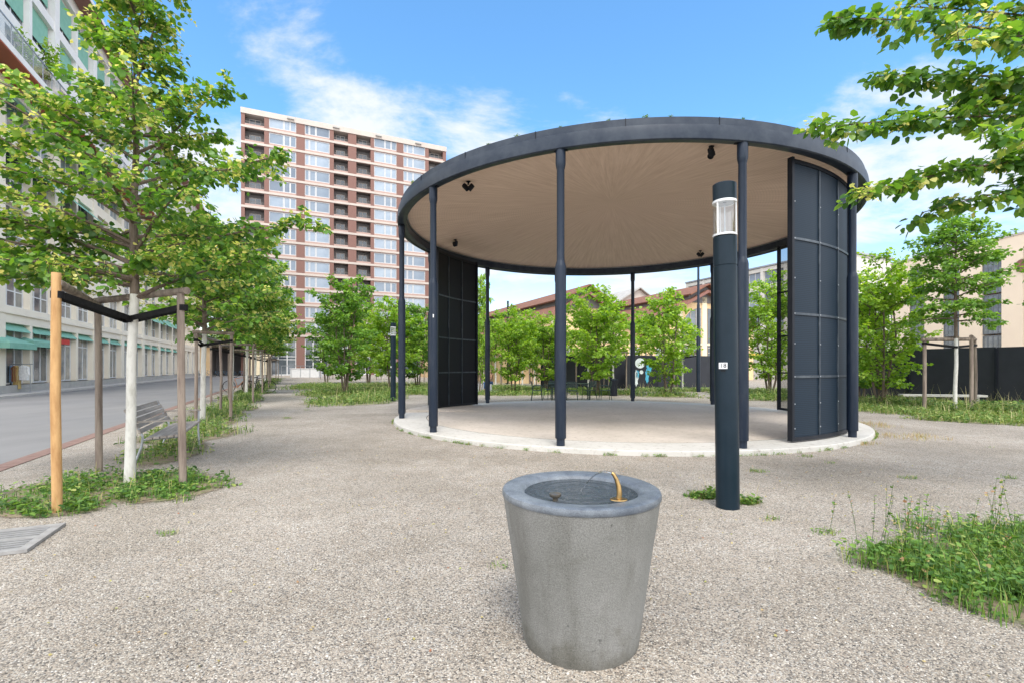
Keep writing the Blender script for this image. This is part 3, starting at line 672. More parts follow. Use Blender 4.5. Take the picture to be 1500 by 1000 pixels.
# brass spout: curved tube on an oval base plate
sp0 = Vector((px(905, 2.42) - FC.x, 2.40 - FC.y, .815))
fa = MB(); q = sp0
fa.tube([q, q + Vector((.004, 0, .03)), q + Vector((.001, .004, .065)), q + Vector((-.010, .008, .10)), q + Vector((-.022, .014, .122)), q + Vector((-.030, .018, .128))], [.0145, .0135, .012, .0105, .009, .0085], 18)
fa.build('spout', M['brass'], ft, True)
pl = MB().lathe([(.001, .008), (.03, .008), (.042, .005), (.044, .0)], 28); pl.v = [(x + q.x, y * .75 + q.y, z + q.z - .001) for x, y, z in pl.v]; pl.build('spout_plate', M['brass'], ft, True)
dc = Vector((px(814, 2.46) - FC.x, 2.48 - FC.y, .790))
dm = MB().lathe([(.014, -.02), (.014, .012), (.027, .018), (.030, .024), (.030, .034), (.026, .036), (.001, .036)], 24, (dc.x, dc.y, dc.z)); dm.build('overflow_cap', pm('worn_bronze', (.30, .24, .17), (.2, .19, .17), 30, .4, metal=.8), ft, True)
def wglass():
    m, n, l, b = newmat('clear_water'); b.inputs['Transmission Weight'].default_value = 1; b.inputs['Roughness'].default_value = .02; b.inputs['IOR'].default_value = 1.33; b.inputs['Base Color'].default_value = (1, 1, 1, 1); return m
t0 = q + Vector((-.030, .018, .128)); t1 = Vector((0.01, .03, .787))
jet = []
for i in range(9):
    k = i / 8; p = t0.lerp(t1, k); p.z = t0.z + (t1.z - t0.z) * (k ** 1.7) + .012 * math.sin(PI * k) ; jet.append(p)
MB().tube(jet, [.0035, .0035, .0034, .0034, .003, .003, .003, .0028, .0028], 8).build('water_jet', wglass(), ft, True)

# ------------------------------------------------------------------ lamp posts
def glassy():
    m, n, l, b = newmat('lamp_glass'); gl = n.new('ShaderNodeBsdfGlossy'); gl.inputs['Roughness'].default_value = .05; tr = n.new('ShaderNodeBsdfTransparent'); ms = n.new('ShaderNodeMixShader'); ms.inputs[0].default_value = .16
    tr.inputs[0].default_value = (.93, .93, .91, 1)
    l.new(tr.outputs[0], ms.inputs[1]); l.new(gl.outputs[0], ms.inputs[2]); l.new(ms.outputs[0], n['Material Output'].inputs[0]); return m
M['glass'] = glassy()
lp = gp(1066, 742)
lamp = thing('lamp_post', 'dark round bollard lamp post marked 18 standing nearest, in front of the pavilion', 'lamp post', lp, group='round lamp posts')
r = .117
MB().lathe([(r + .002, 0), (r, .02), (r, 2.52), (r - .004, 2.524), (r - .004, 2.53), (r, 2.534), (r, 2.83), (r - .02, 2.84), (.001, 2.84)], 40).build('post', M['lamppaint'], lamp, True)
MB().lathe([(r - .003, 2.84), (r - .003, 3.20)], 40).build('lamp_glass', M['glass'], lamp, True)
tr_ = MB().lathe([(r - .03, 2.842), (r + .003, 2.842), (r + .003, 2.862), (r - .03, 2.862)], 40).lathe([(r - .03, 3.188), (r + .003, 3.188), (r + .003, 3.212), (r - .03, 3.212)], 40)
for k in range(3):
    a = R(-150 + 120 * k); T = Matrix.Translation(((r - .006) * math.cos(a), (r - .006) * math.sin(a), 0)) @ Matrix.Rotation(a, 4, 'Z'); tr_.box(-.007, .007, -.006, .006, 2.86, 3.19, M=T)
tr_.build('glass_frame', M['white'], lamp, True)
MB().lathe([(.001, 2.84), (.055, 2.845), (.045, 2.865), (.02, 2.89), (.008, 2.90), (.008, 3.19)], 20).build('lamp_stem', M['steel'], lamp, True)
MB().lathe([(.02, 3.20), (r - .03, 3.185), (r - .015, 3.20)], 30).build('reflector', M['steel'], lamp, True)
MB().lathe([(r - .01, 3.213), (r, 3.213), (r, 3.385), (r - .006, 3.39), (.001, 3.392)], 40).build('cap', M['lamppaint'], lamp, True)
# number plate
def text_mesh(s, size, depth=.0008):
    cu = bpy.data.curves.new('txt', 'FONT'); cu.body = s; cu.size = size; cu.extrude = depth; cu.align_x = 'CENTER'; cu.align_y = 'CENTER'; cu.space_character = 1.15
    o = bpy.data.objects.new('txt', cu); sc.collection.objects.link(o); dg = bpy.context.evaluated_depsgraph_get(); me = bpy.data.meshes.new_from_object(o.evaluated_get(dg)); bpy.data.objects.remove(o); return me
pa = math.atan2(-lp.y, -lp.x) - R(14)
pd = Vector((math.cos(pa), math.sin(pa), 0)); zpl = hz(535, 5.0)
npl = link('number_plate', MB().box(-.042, .042, -.003, .003, -.032, .032).mesh('number_plate', M['white']), lamp, pd * (r + .003) + Vector((0, 0, zpl)), pa + PI / 2)
tm = text_mesh('18', .062); tm.materials.append(M['rubber'])
to = link('digits', tm, npl, (0, -.0036, 0)); to.rotation_euler = (PI / 2, 0, 0)
link('sticker', MB().box(-.022, .022, -.002, .002, -.006, .006).mesh('sticker', M['rubber']), lamp, pd * (r + .002) + Vector((0, 0, zpl - .052)), pa + PI / 2)
lamp.rotation_euler = (0, R(-.6), 0)
l2 = dup(lamp, gp(576, 587), 0, 'distant dark lamp post left of the pavilion among the park trees')

# ------------------------------------------------------------------ tree support frames
def stake_frame(label, cen, pts, z=2.36, new=None, rails=((0, 1), (1, 2)), straps=(0, 2), group='wooden tree stakes with rails and straps', r=.043, trunk=None, trz=0):
    t = thing('tree_stakes', label, 'tree stakes', cen, 0, group)
    loc = [Vector(p) - Vector(cen) for p in pts]
    for i, p in enumerate(loc):
        mb = MB(); b = .02
        mb.tube([p, p + Vector((U(-b, b), U(-b, b), z * .5)), p + Vector((U(-b, b), U(-b, b), z + (.05 if i == new else .0)))], [r, r * .97, r * .93], 14)
        s = mb.build('stake', M['stakenew'] if i == new else M['stake'], t, True)
        if i == new: s['label'] = 'fresh yellow pine stake'
    for a, b in rails:
        p, q = loc[a], loc[b]; d = (q - p).normalized() * (.03 if new is not None and a == new else .08); zz = z - .045 if (a, b) != rails[-1] else z + .035
        MB().tube([p - d + Vector((0, 0, zz)), q + d + Vector((0, 0, zz))], r * 1.05, 12).build('rail', M['stake'], t, True)
    tk = trunk or Vector((0, 0, 0))
    for i in straps:
        p = loc[i]; d = (tk - p); d.z = 0; n = Vector((-d.y, d.x, 0)).normalized(); za, zb = z - .17, z - .30
        mb = MB()
        for s_ in (-1, 1):
            a = p + n * s_ * (r + .004); b = tk + n * s_ * .062
            h = .034
            mb.add([a + Vector((0, 0, za - h)), b + Vector((0, 0, zb - h)), b + Vector((0, 0, zb + h)), a + Vector((0, 0, za + h)),
                    a + n * .004 + Vector((0, 0, za - h)), b + n * .004 + Vector((0, 0, zb - h)), b + n * .004 + Vector((0, 0, zb + h)), a + n * .004 + Vector((0, 0, za + h))],
                   [(0, 1, 2, 3), (7, 6, 5, 4), (0, 4, 5, 1), (3, 2, 6, 7), (0, 3, 7, 4), (1, 5, 6, 2)])
        for c, rr, zz in ((p, r + .006, za), (tk, .066, zb)):
            mb.lathe([(rr, -.036), (rr + .005, -.036), (rr + .005, .036), (rr, .036)], 18, (c.x, c.y, zz))
        mb.build('strap', M['rubber'], t)
    return t
T1 = gp(190, 706)
stake_frame('nearest tree stakes with one fresh yellow pine post around the white trunk', T1, [gp(84, 750), gp(145, 690), gp(268, 712)], 2.37, new=0, trunk=Vector((0, 0, 0)))

# ------------------------------------------------------------------ bench
def bench():
    a = Vector((-5.02, 7.32, 0)); b = Vector((-5.93, 9.18, 0))
    t = thing('park_bench', 'grey slatted park bench with metal legs and armrests beside the nearest trees', 'bench', (a + b) / 2 + NL * .25, 0)
    dr = (b - a).normalized(); t.rotation_euler = (0, 0, math.atan2(dr.y, dr.x))
    # local x along bench, +y = rear (towards the road)
    Ln = 2.2
    st = MB()
    for k in range(5): y = -.22 + k * .088; st.box(-Ln / 2, Ln / 2, y - .037, y + .037, .435 - k * .006, .462 - k * .006)
    st.build('seat', M['slatwood'], t)
    bk = MB()
    for k in range(5):
        f = k / 4; y = .245 + .16 * f; z = .53 + .30 * f; T = Matrix.Translation((0, y, z)) @ Matrix.Rotation(R(-26), 4, 'X')
        bk.box(-Ln / 2, Ln / 2, -.012, .012, -.034, .034, M=T)
    bk.build('backrest', M['slatwood'], t)
    for x in (-Ln / 2 + .12, Ln / 2 - .12):
        MB().tube([(x, -.25, .0), (x, -.23, .30), (x, -.24, .64), (x, -.22, .655)], .017, 8).build('leg', M['steel'], t, True)
        MB().tube([(x, .34, .0), (x, .24, .30), (x, .225, .44), (x, .262, .53), (x, .42, .86)], .017, 8).tube([(x, -.23, .415), (x, .23, .395)], .015, 8).build('leg', M['steel'], t, True)
        MB().box(x - .028, x + .028, -.27, .30, .655, .68).build('armrest', M['slatwood'], t)
    return t
bench()

# ------------------------------------------------------------------ drain grate at the left edge
g = thing('tree_grate', 'grey slotted metal grate lying in the gravel at the bottom left', 'grate', Vector((-4.87, 3.79, 0)), ANG_E)
gm = MB()
gm.box(-.95, .95, -.39, -.33, .004, .03); gm.box(-.95, .95, .27, .34, .004, .03); gm.box(.88, .95, -.33, .27, .004, .03); gm.box(-.95, -.88, -.33, .27, .004, .03); gm.box(-.88, .88, -.05, 0, .004, .028)
gm.build('frame', M['steel'] if 0 else pm('worn_cast_iron', (.22, .21, .20), (.30, .29, .28), 10, .6, .2, 60), g)
gs = MB()
for k in range(5): y = -.33 + k * .062 + .014; gs.box(-.88, .88, y, y + .030, .006, .024); gs.box(-.88, .88, y + .32, y + .35, .006, .024)
gs.build('slats', pm('dull_grate_slats', (.26, .255, .25), None, 10, .6), g); MB().box(-.88, .88, -.33, .27, .001, .0045).build('pit', M['slot'], g)
# ------------------------------------------------------------------ windows (one mesh shared by all copies of a kind)
def window_kit(wd, ht, cols, rows, fm, gm, fr=.06, depth=.06, name='window', inset=0):
    """local x 0..wd, z 0..ht, outward = -y; cols are fractions of the mullions"""
    f = MB(); f.box(0, wd, -depth, 0, 0, fr); f.box(0, wd, -depth, 0, ht - fr, ht); f.box(0, fr, -depth, 0, fr, ht - fr); f.box(wd - fr, wd, -depth, 0, fr, ht - fr)
    for c in cols: f.box(wd * c - fr / 2, wd * c + fr / 2, -depth + .01, 0, fr, ht - fr)
    xs = [0] + list(cols) + [1]
    for r in rows:
        for a, b in zip(xs, xs[1:]): f.box(wd * a + fr / 2 + .001, wd * b - fr / 2 - .001, -depth + .02, 0, ht * r - fr * .35, ht * r + fr * .35)
    fmsh = f.mesh(name, fm); g = MB().box(.01, wd - .01, -.02, .02, .01, ht - .01).mesh('pane', gm)
    def put(root, x, y, z):
        o = link(name, fmsh, root, (x, y, z)); link('pane', g, o); return o
    return put

# ------------------------------------------------------------------ long building on the left
t0 = 27.2
LB = thing('apartment_building', 'long pale building with shops and green awnings along the road on the left', 'building', NL * 13.64 + D * t0, ANG_D)
BAY = 6.7; NB = 10; LEN = BAY * NB
wl = MB(); wu = MB()
lev = [(.55, 3.85), (4.75, 7.25), (8.15, 10.35), (11.15, 13.35), (14.1, 16.3), (17.15, 19.7), (20.6, 22.9), (23.5, 26.2)]
zs = [0] + [v for p in lev for v in p] + [26.95]
for k in range(NB + 1):
    x = k * BAY
    wl.box(x - .42, x + .42, 0, .9, .5, 16.72); wu.box(x - .35, x + .35, .01, .9, 17.0, 26.9)
for i in range(0, len(zs), 2):
    za, zb = zs[i], zs[i + 1]
    if za == 0: continue
    m_, half, y0 = (wl, .42, .05) if zb < 16.9 else (wu, .35, .06)
    for k in range(NB): 
        if za < 16.5 and zb > 16.9: zb2 = 16.7
        else: zb2 = zb
        m_.box(k * BAY + half, (k + 1) * BAY - half, y0, .9, za, zb2)
        if i > 2: pass
# slim piers inside the bays
for k in range(NB):
    x = k * BAY + BAY / 2
    for (a, b) in lev[:5]: wl.box(x - .16, x + .16, .06, .9, a, b)
    for (a, b) in lev[5:]: wu.box(x - .16, x + .16, .07, .9, a, b)
wl.box(0, LEN, .90, 14, 0, 16.75); wu.box(0, LEN, .90, 14, 17.0, 26.95)
wl.box(-.42, LEN + .42, -.05, -.001, 4.32, 4.46)
wl.build('wall', M['cream'], LB); wu.build('upper_wall', M['palewall'], LB)
MB().box(-.6, LEN + .45, -.06, -.002, 0, .52).build('plinth', M['plinth'], LB)
MB().box(-.6, LEN + .6, -1.0, 14, 26.96, 27.25).build('roof', M['palewall'], LB)
MB().box(-.6, LEN + .6, -.99, 0, 26.90, 26.955).build('eave_soffit', M['brownsoffit'], LB)
MB().box(-.6, LEN + .5, -1.35, .0, 16.78, 17.12).build('balcony_slab', M['palewall'], LB)
MB().box(-.6, LEN + .5, -1.33, .0, 16.70, 16.775).build('balcony_soffit', M['redsoffit'], LB)
rb = MB(); gl = MB()
for i in range(int(LEN / 1.1)): rb.box(i * 1.1, i * 1.1 + .035, -1.30, -1.26, 17.12, 18.15)
rb.box(-.3, LEN + .3, -1.31, -1.25, 18.15, 18.2)
gl.box(-.3, LEN + .3, -1.285, -1.275, 17.2, 18.1)
r_ = rb.build('balcony_railing', M['steel'], LB); gl.build('glass', M['glass'], r_)
wwin = (BAY - .84 - .32) / 2
k1 = window_kit(wwin - .04, 2.5, (.34, .67), (.36,), M['white'], M['shopglass'], .09)
k2 = window_kit(wwin - .04, 2.2, (.5,), (.3,), M['white'], M['darkglass'], .09)
k3 = window_kit(wwin - .04, 2.2, (.34, .67), (), M['white'], M['skyglass'], .08)
k5 = window_kit(wwin - .04, 2.55, (.33, .66), (), M['white'], M['skyglass'], .08)
k6 = window_kit(wwin - .04, 2.7, (.5,), (.4,), M['white'], M['darkglass'], .08)
kshop = window_kit(wwin - .04, 3.3, (.34, .66), (.72,), M['white'], M['shopglass'], .09, name='shop_window')
blm = MB().box(0, wwin - .3, -.03, 0, 0, 1.9).mesh('blind', M['awning'])
aw = MB(); aw.add([(0, 0, 0), (wwin - .1, 0, 0), (wwin - .1, -1.05, -1.0), (0, -1.05, -1.0), (0, 0, .03), (wwin - .1, 0, .03), (wwin - .1, -1.05, -.97), (0, -1.05, -.97)], [(0, 1, 2, 3), (7, 6, 5, 4), (0, 3, 7, 4), (1, 5, 6, 2), (3, 2, 6, 7)])
awm = aw.mesh('awning', M['awning'])
aw2 = MB(); aw2.add([(0, 0, 0), (wwin - .1, 0, 0), (wwin - .1, -.35, -.42), (0, -.35, -.42), (0, 0, .03), (wwin - .1, 0, .03), (wwin - .1, -.35, -.39), (0, -.35, -.39)], [(0, 1, 2, 3), (7, 6, 5, 4), (0, 3, 7, 4), (1, 5, 6, 2), (3, 2, 6, 7)])
awm2 = aw2.mesh('awning', M['awning'])
cnt = 0
for k in range(NB):
    for h in (0, 1):
        x = k * BAY + (.44 if h == 0 else BAY / 2 + .18)
        for li, (a, b) in enumerate(lev):
            if li == 0:
                kshop(LB, x, .42, a + .0)
                if k < 8: link('awning', awm2, LB, (x + .03, .34, b - .02))
                continue
            if cnt >= 96: break
            put = (k1, k2, k2, k3, k5, k6, k6)[li - 1]
            # leave out what the frame never shows (bays above the picture's top edge at the near end)
            if li >= 6 and k < 1: continue
            if li in (5, 6) and k > 6 or li == 7 and k > 8: continue
            if li in (2, 3) and k > 8: continue
            if li == 1 and k > 8 and h: continue
            put(LB, x, .40, a); cnt += 1
            if li in (3, 4) and (k * 3 + li + h) % 4 != 0: link('awning', awm, LB, (x + .03, .30, b - .05))
            if li == 1 and k >= 5: link('awning', awm, LB, (x + .03, .28, b - .05))
            if li in (6, 7) and (k * 5 + h + li) % 5 != 4: link('blind', blm, LB, (x + .12, .32, a + .62 - (.25 if (k + h) % 3 == 0 else 0)))
# shop sign
link('shop_sign', MB().box(0, 1.35, -.1, 0, 0, .33).mesh('shop_sign', M['red']), LB, (2.05 * BAY + .5, .20, 3.0))
print('left windows', cnt)

# ------------------------------------------------------------------ brick tower
B92 = Vector((px(464, 92), 92, 0))
def tower_s(p):
    u = (p - 750) / FPX
    return (u * B92.y - B92.x) / (EE.x - u * EE.y)
s0 = tower_s(353)
TW = thing('brick_tower', 'tall red brick and cream banded apartment tower behind the tree row', 'building', B92 + EE * s0, ANG_E)
X = lambda p: tower_s(p) - s0
bays = [('L', 358.5, 387), ('W', 394, 434), ('W', 446.5, 483), ('L', 489, 510), ('L', 522, 543), ('W', 548, 581), ('W', 591, 623), ('L', 628, 649)]
WT = X(653.5); PITCH = 2.885; NF = 14
zc_ = [46.35 - PITCH * k for k in range(NF)]
ztop = 48.1
walls = MB(); sp_ = MB(); bd = MB(); lgs = {b: MB() for b in bays if b[0] == 'L'}
edges = [0] + [v for b in bays for v in (X(b[1]), X(b[2]))] + [WT]
for i in range(0, len(edges), 2): walls.box(edges[i], edges[i + 1], 0, 1.7, 0, ztop - 1.0)
walls.box(0, WT, 1.7, 16, 0, ztop - 1.0)
walls.build('wall', M['brickred'], TW)
for k in range(NF):
    z = zc_[k]
    bd.box(-.06, WT + .06, -.07, -.001, z - 1.72, z - 1.32)
    for (t, a, b) in bays:
        lg = lgs.get((t, a, b)); a, b = X(a), X(b)
        sp_.box(a, b, .04, .4, z - 1.74, z - .98)
        if t == 'W': sp_.box(a, b, .04, .4, z + 1.02, z + 1.15)
        else: lg.box(a, b, 1.55, 1.69, z - 1.7, z + 1.16); lg.box(a, b, .42, 1.549, z - 1.76, z - 1.62)
bd.box(-.08, WT + .08, -.12, 16.1, ztop - 1.0, ztop); bd.box(-.06, WT + .06, -.07, -.001, zc_[0] + 1.17 - .05, ztop - 1.001)
sp_.build('spandrels', M['spandrel'], TW); bd.build('floor_bands', M['bandcream'], TW); [q.build('loggia', M['loggia'], TW) for q in lgs.values()]
kits = {}
for i, (t, a, b) in enumerate(bays):
    wd = X(b) - X(a)
    if t == 'W':
        cols = (.52, .56, .76, .79) if i in (1,) else ((.16, .20, .42, .46) if i in (2, 6) else (.46, .50, .74, .78))
        kits[i] = window_kit(wd - .02, 1.98, cols, (), M['towerwhite'], M['skyglass'], .13, .08)
    else:
        rl = MB(); rl.box(0, wd, -.03, .03, .0, .05); rl.box(0, wd, -.03, .03, .42, .47)
        for q in range(int(wd / .14) + 1): rl.box(q * .14, q * .14 + .025, -.012, .012, .05, .42)
        rm = rl.mesh('balcony_rail', M['loggia']); dr = window_kit(wd * .62, 2.05, (.5,), (), M['bandcream'], M['darkglass'], .09, .05, name='balcony_door')
        kits[i] = (rm, dr, wd)
for k in range(NF):
    for i, (t, a, b) in enumerate(bays):
        if t == 'W': kits[i](TW, X(a) + .01, .2, zc_[k] - .98)
        elif k < 12:
            link('balcony_rail', kits[i][0], TW, (X(a), .12, zc_[k] - .98)); kits[i][1](TW, X(a) + kits[i][2] * .2, 1.53, zc_[k] - 1.5)
# tall ground floor
kg = None
for i, (t, a, b) in enumerate(bays):
    wd = X(b) - X(a); window_kit(wd - .02, 6.9, (.33, .66), (.42, .5), M['white'], M['darkglass'], .16, .08, name='entrance_glazing')(TW, X(a) + .01, .5, .02)
rfx = MB().box(0, 1.2, -.5, -.121, ztop - .62, ztop - .38).mesh('roof_bracket', M['plinth'])
for s_ in (7.5, 15.5, 23.5, 31.5): link('roof_bracket', rfx, TW, (s_, 0, 0))

# ------------------------------------------------------------------ low building closing the road, with a dark passage
lb = thing('passage_building', 'low building with a dark passage and beige panels at the far end of the road', 'building', NL * 15.5 + D * 98, ANG_E)
m_ = MB(); m_.box(0, 3, 0, 10, 0, 5.2); m_.box(8.0, 12.5, .1, 10, 0, 5.2); m_.box(-1, 14, -.6, 10.1, 5.2, 6.5); m_.box(3, 8, 6, 9.9, 0, 5.2); m_.build('wall', M['loggia'], lb)
MB().box(8.2, 12.4, .02, .09, .1, 4.9).build('panels', M['ochretrim'], lb); MB().box(0.1, 2.9, -.07, -.01, .1, 4.9).build('pillar_cladding', M['ochre'], lb)
MB().box(-1.1, 14.1, -.75, -.61, 5.25, 5.6).build('roof_edge', M['steel'], lb)

# ------------------------------------------------------------------ old halls with red roofs
def hall(label, e0, hw, zp, ze, tf, ln, arch=False, mon=True):
    h = thing('gabled_hall', label, 'hall', EE * e0 + D * tf, ANG_E, 'old halls with red tiled roofs')
    h.location.z = 0
    outline = [(-hw, 0), (hw, 0), (hw, ze), (0, zp), (-hw, ze)]
    g = MB(); n = 5
    vs = [(x, 0, z) for x, z in outline] + [(x, ln, z) for x, z in outline]
    g.add(vs, [(0, 1, 2, 3, 4), (9, 8, 7, 6, 5)] + [(i, 5 + i, 5 + (i + 1) % n, (i + 1) % n) for i in range(n)]); g.build('wall', M['ochre'], h)
    rf = MB(); sl = math.atan2(zp - ze, hw); L_ = math.hypot(hw, zp - ze) + .15
    for s_ in (-1, 1):
        T = Matrix.Translation((0, 0, zp + .03)) @ Matrix.Rotation(s_ * sl, 4, 'Y')
        rf.box(0 if s_ > 0 else -L_, L_ if s_ > 0 else 0, -.7, ln + .5, .02, .24, M=T)
    rf.build('roof', M['tile'], h)
    vg = MB()
    for s_ in (-1, 1):
        T = Matrix.Translation((0, 0, zp + .03)) @ Matrix.Rotation(s_ * sl, 4, 'Y'); vg.box(0.02 if s_ > 0 else -L_, L_ if s_ > 0 else -.02, -.76, -.701, -.06, .20, M=T)
    vg.build('verge_board', M['brownsoffit'], h)
    if mon:   # raised ridge monitor set back from the gable
        mw = hw * .30; zr = zp - mw * math.tan(sl)
        mm = MB(); hz_ = zp + .75; mm.add([(-mw, -.1, zr), (mw, -.1, zr), (mw, -.1, zr + .75), (0, -.1, hz_ + .05), (-mw, -.1, zr + .75), (-mw, ln, zr), (mw, ln, zr), (mw, ln, zr + .75), (0, ln, hz_ + .05), (-mw, ln, zr + .75)], [(0, 1, 2, 3, 4), (9, 8, 7, 6, 5), (0, 4, 9, 5), (1, 6, 7, 2)])
        mo = mm.build('ridge_monitor', M['loggia'], h)
        mr = MB(); LL = math.hypot(mw, mw * math.tan(sl)) + .35
        for s_ in (-1, 1):
            T = Matrix.Translation((0, 0, hz_ + .06)) @ Matrix.Rotation(s_ * sl, 4, 'Y'); mr.box(0 if s_ > 0 else -LL, LL if s_ > 0 else 0, -.8, ln + .5, .02, .16, M=T)
        mr.build('monitor_roof', M['tile'], h)
    tm_ = MB()
    tm_.box(-hw, hw, -.08, -.001, 3.9, 4.1)
    for s_ in (-.45, 0, .45): tm_.box(hw * s_ - .35, hw * s_ + .35, -.10, -.002, 0, ze + (zp - ze) * (1 - abs(s_)) - .5)
    tm_.build('pilasters', M['ochretrim'], h)
    if arch:
        for s_ in (-1, 1):
            rr = hw * .40; pts = [(0, 0)]; pts += [(rr * math.cos(a), rr * math.sin(a) * 1.15) for a in [PI / 2 * i / 12 for i in range(13)]]
            base = 2.2
            a_ = MB(); P2 = [(s_ * (.5 + x), base + 2.2 + y) for x, y in pts[1:]] + [(s_ * .5, base), (s_ * (.5 + rr), base)]
            if s_ > 0: P2 = P2[:-2] + [(.5, base), (.5 + rr, base)]
            nP = len(P2); a_.add([(x, -.05, z) for x, z in P2] + [(x, -.004, z) for x, z in P2], [tuple(range(nP)), tuple(range(nP, 2 * nP))[::-1]] + [(i, (i + 1) % nP, nP + (i + 1) % nP, nP + i) for i in range(nP)])
            wn = a_.build('arched_window', M['darkglass'], h)
            b_ = MB()
            for q in range(1, 4):
                x = s_ * (.5 + rr * q / 4); b_.box(x - .03, x + .03, -.10, -.051, base, base + 2.2 + rr * 1.15 * math.sqrt(1 - (q / 4) ** 2) - .03)
            for q in range(4): b_.box(min(s_ * .52, s_ * (.5 + rr * .98)), max(s_ * .52, s_ * (.5 + rr * .98)), -.09, -.052, base + .55 * q + .3, base + .55 * q + .35)
            b_.build('glazing_bars', M['bandcream'], wn)
    kk = window_kit(1.3, 2.0, (.25, .5, .75), (.2, .4, .6, .8), M['white'], M['darkglass'], .05, .06)
    for x in (-hw * .8, -hw * .28, hw * .28, hw * .75):
        if arch and abs(x) < hw * .5: continue
        kk(h, x - .65, -.02, 1.5)
    return h
hall('old ochre hall with red roof, its gable peak just right of the central column', 26.3, 7.9, 8.5, 4.3, 40, 34)
hall('old ochre hall with large arched window, behind the lamp post', 42.2, 7.9, 9.75, 5.9, 40.3, 34, arch=True)
ch = thing('chimney_pipe', 'thin dark pipe standing up in front of the long red roof', 'pipe', (px(744, 43), 43, 0))
MB().tube([(0, 0, 0), (0, 0, hz(441, 43))], .09, 10).build('pipe', M['navydark'], ch, True); MB().lathe([(.16, 0), (.16, .1), (.09, .1)], 12).build('collar', M['navydark'], ch)

# pale concrete office block behind the halls
CP = Vector((px(1006, 91.5), 91.5, 0))
o_off = CP.dot(NL)
cb_ = thing('office_block', 'pale concrete office block with window rows behind the halls', 'building', CP, ANG_D + PI)
ht = 17.2; ln = 28
m_ = MB(); m_.box(0, ln, .4, 12, 0, ht)
for z in (0, 3.4, 6.8, 10.2, 13.6, 16.6): m_.box(0, ln, .05, .4, z, z + (.9 if z < 16 else .6))
for k in range(8): m_.box(k * 4 - .25, k * 4 + .25, 0, .4, 0, ht + .05)
m_.build('wall', M['concretewall'], cb_)
kk = window_kit(3.46, 2.46, (.34, .67), (.3,), M['concretewall'], M['skyglass'], .08, .06)
for r_i in (1, 2, 3):
    for k in range(7): kk(cb_, k * 4 + .27, .36, 3.4 + .92 + 3.4 * r_i)
MB().box(-.3, ln + .3, -.15, 12.2, ht + .06, ht + .3).build('roof_edge', M['steel'], cb_)
# white saw-tooth roof hall in front of the office block
sh = thing('white_roof_shed', 'shed with a pale sheet-metal gable roof peeking over the red roofs', 'shed', EE * 47.5 + D * 58, ANG_E)
m_ = MB(); m_.add([(-8, 0, 0), (8, 0, 0), (8, 0, 8.6), (0, 0, 13.2), (-8, 0, 8.6), (-8, 14, 0), (8, 14, 0), (8, 14, 8.6), (0, 14, 13.2), (-8, 14, 8.6)], [(0, 1, 2, 3, 4), (9, 8, 7, 6, 5), (0, 4, 9, 5), (1, 6, 7, 2)]); m_.build('wall', M['bandcream'], sh)
m_ = MB()
for s_ in (-1, 1):
    T = Matrix.Translation((0, 0, 13.2)) @ Matrix.Rotation(s_ * math.atan2(4.6, 8), 4, 'Y'); m_.box(0 if s_ > 0 else -9.6, 9.6 if s_ > 0 else 0, -.5, 14.5, .02, .2, M=T)
m_.build('roof', M['plinth'], sh)

# ------------------------------------------------------------------ beige building on the right
X0 = 86.0; zn = X0 / ((1560 - 750) / FPX + .116); zf = X0 / ((1262 - 750) / FPX + .116)
Pn = Vector((X0 - .116 * zn, zn, 0)); Pf = Vector((X0 - .116 * zf, zf, 0)); LN = (Pn - Pf).length; dd = (Pn - Pf).normalized()
BB = thing('beige_building', 'large beige building with tall window strips behind the black fence', 'building', Pf, math.atan2(dd.y, dd.x))
H_ = 21.6; bw = 6.3
xb = lambda p: (Vector((X0 / (((p - 750) / FPX) + .116) * ((p - 750) / FPX), X0 / (((p - 750) / FPX) + .116), 0)) - Pf).length
strips = [(xb(a), xb(b)) for a, b in ((1288, 1307), (1331, 1354), (1380, 1405), (1437, 1467), (1498, 1535))]
m_ = MB(); e_ = [0] + [v for s_ in strips for v in s_] + [LN]
for i in range(0, len(e_), 2): m_.box(e_[i], e_[i + 1], 0, 2, 0, H_)
m_.box(0, LN, 2, 20, 0, H_)
for a, b in strips: m_.box(a, b, .02, 2, H_ - 1.9, H_); m_.box(a, b, .02, 2, 0, 3.4)
m_.build('wall', M['beige'], BB)
MB().box(-.2, LN + .2, -.12, 20.1, H_ + .001, H_ + .35).build('cornice', M['bandcream'], BB)
zz = 3.4; fh = (H_ - 1.9 - 3.4) / 5
for a, b in strips:
    kk = window_kit(b - a - .02, fh - .25, (.25, .5, .75), (.33, .66), pm('dark_grey_window_frame', (.16, .17, .18), None, 5, .5), M['darkglass'], .12, .08)
    for q in range(5): kk(BB, a + .01, .35, 3.4 + fh * q + .12)
tf_ = MB()
for q in range(9): tf_.tube([(12 + q * 1.6 - 4, 3, H_ + .35), (12 + q * 1.6 - 4, 3, H_ + 2.2)], .05, 5)
for z in (1.0, 1.6, 2.2): tf_.tube([(8, 3, H_ + z), (20.9, 3, H_ + z)], .05, 5)
for q in range(8): tf_.tube([(8 + q * 1.6, 3, H_ + 1.0), (9.6 + q * 1.6, 3, H_ + 2.2)], .04, 5)
tf_.build('roof_scaffold', M['white'], BB); MB().box(8.3, 20.5, 3.3, 7, H_ + .36, H_ + 1.7).build('roof_plant_box', M['skyglass'], BB)
MB().lathe([(.001, .1), (.9, .1), (1.0, 0), (.9, -.1), (.001, -.1)], 24).build('round_plaque', M['brownsoffit'], BB, loc=(xb(1499), -.2, hz(365, 63))).rotation_euler = (PI / 2, 0, 0)

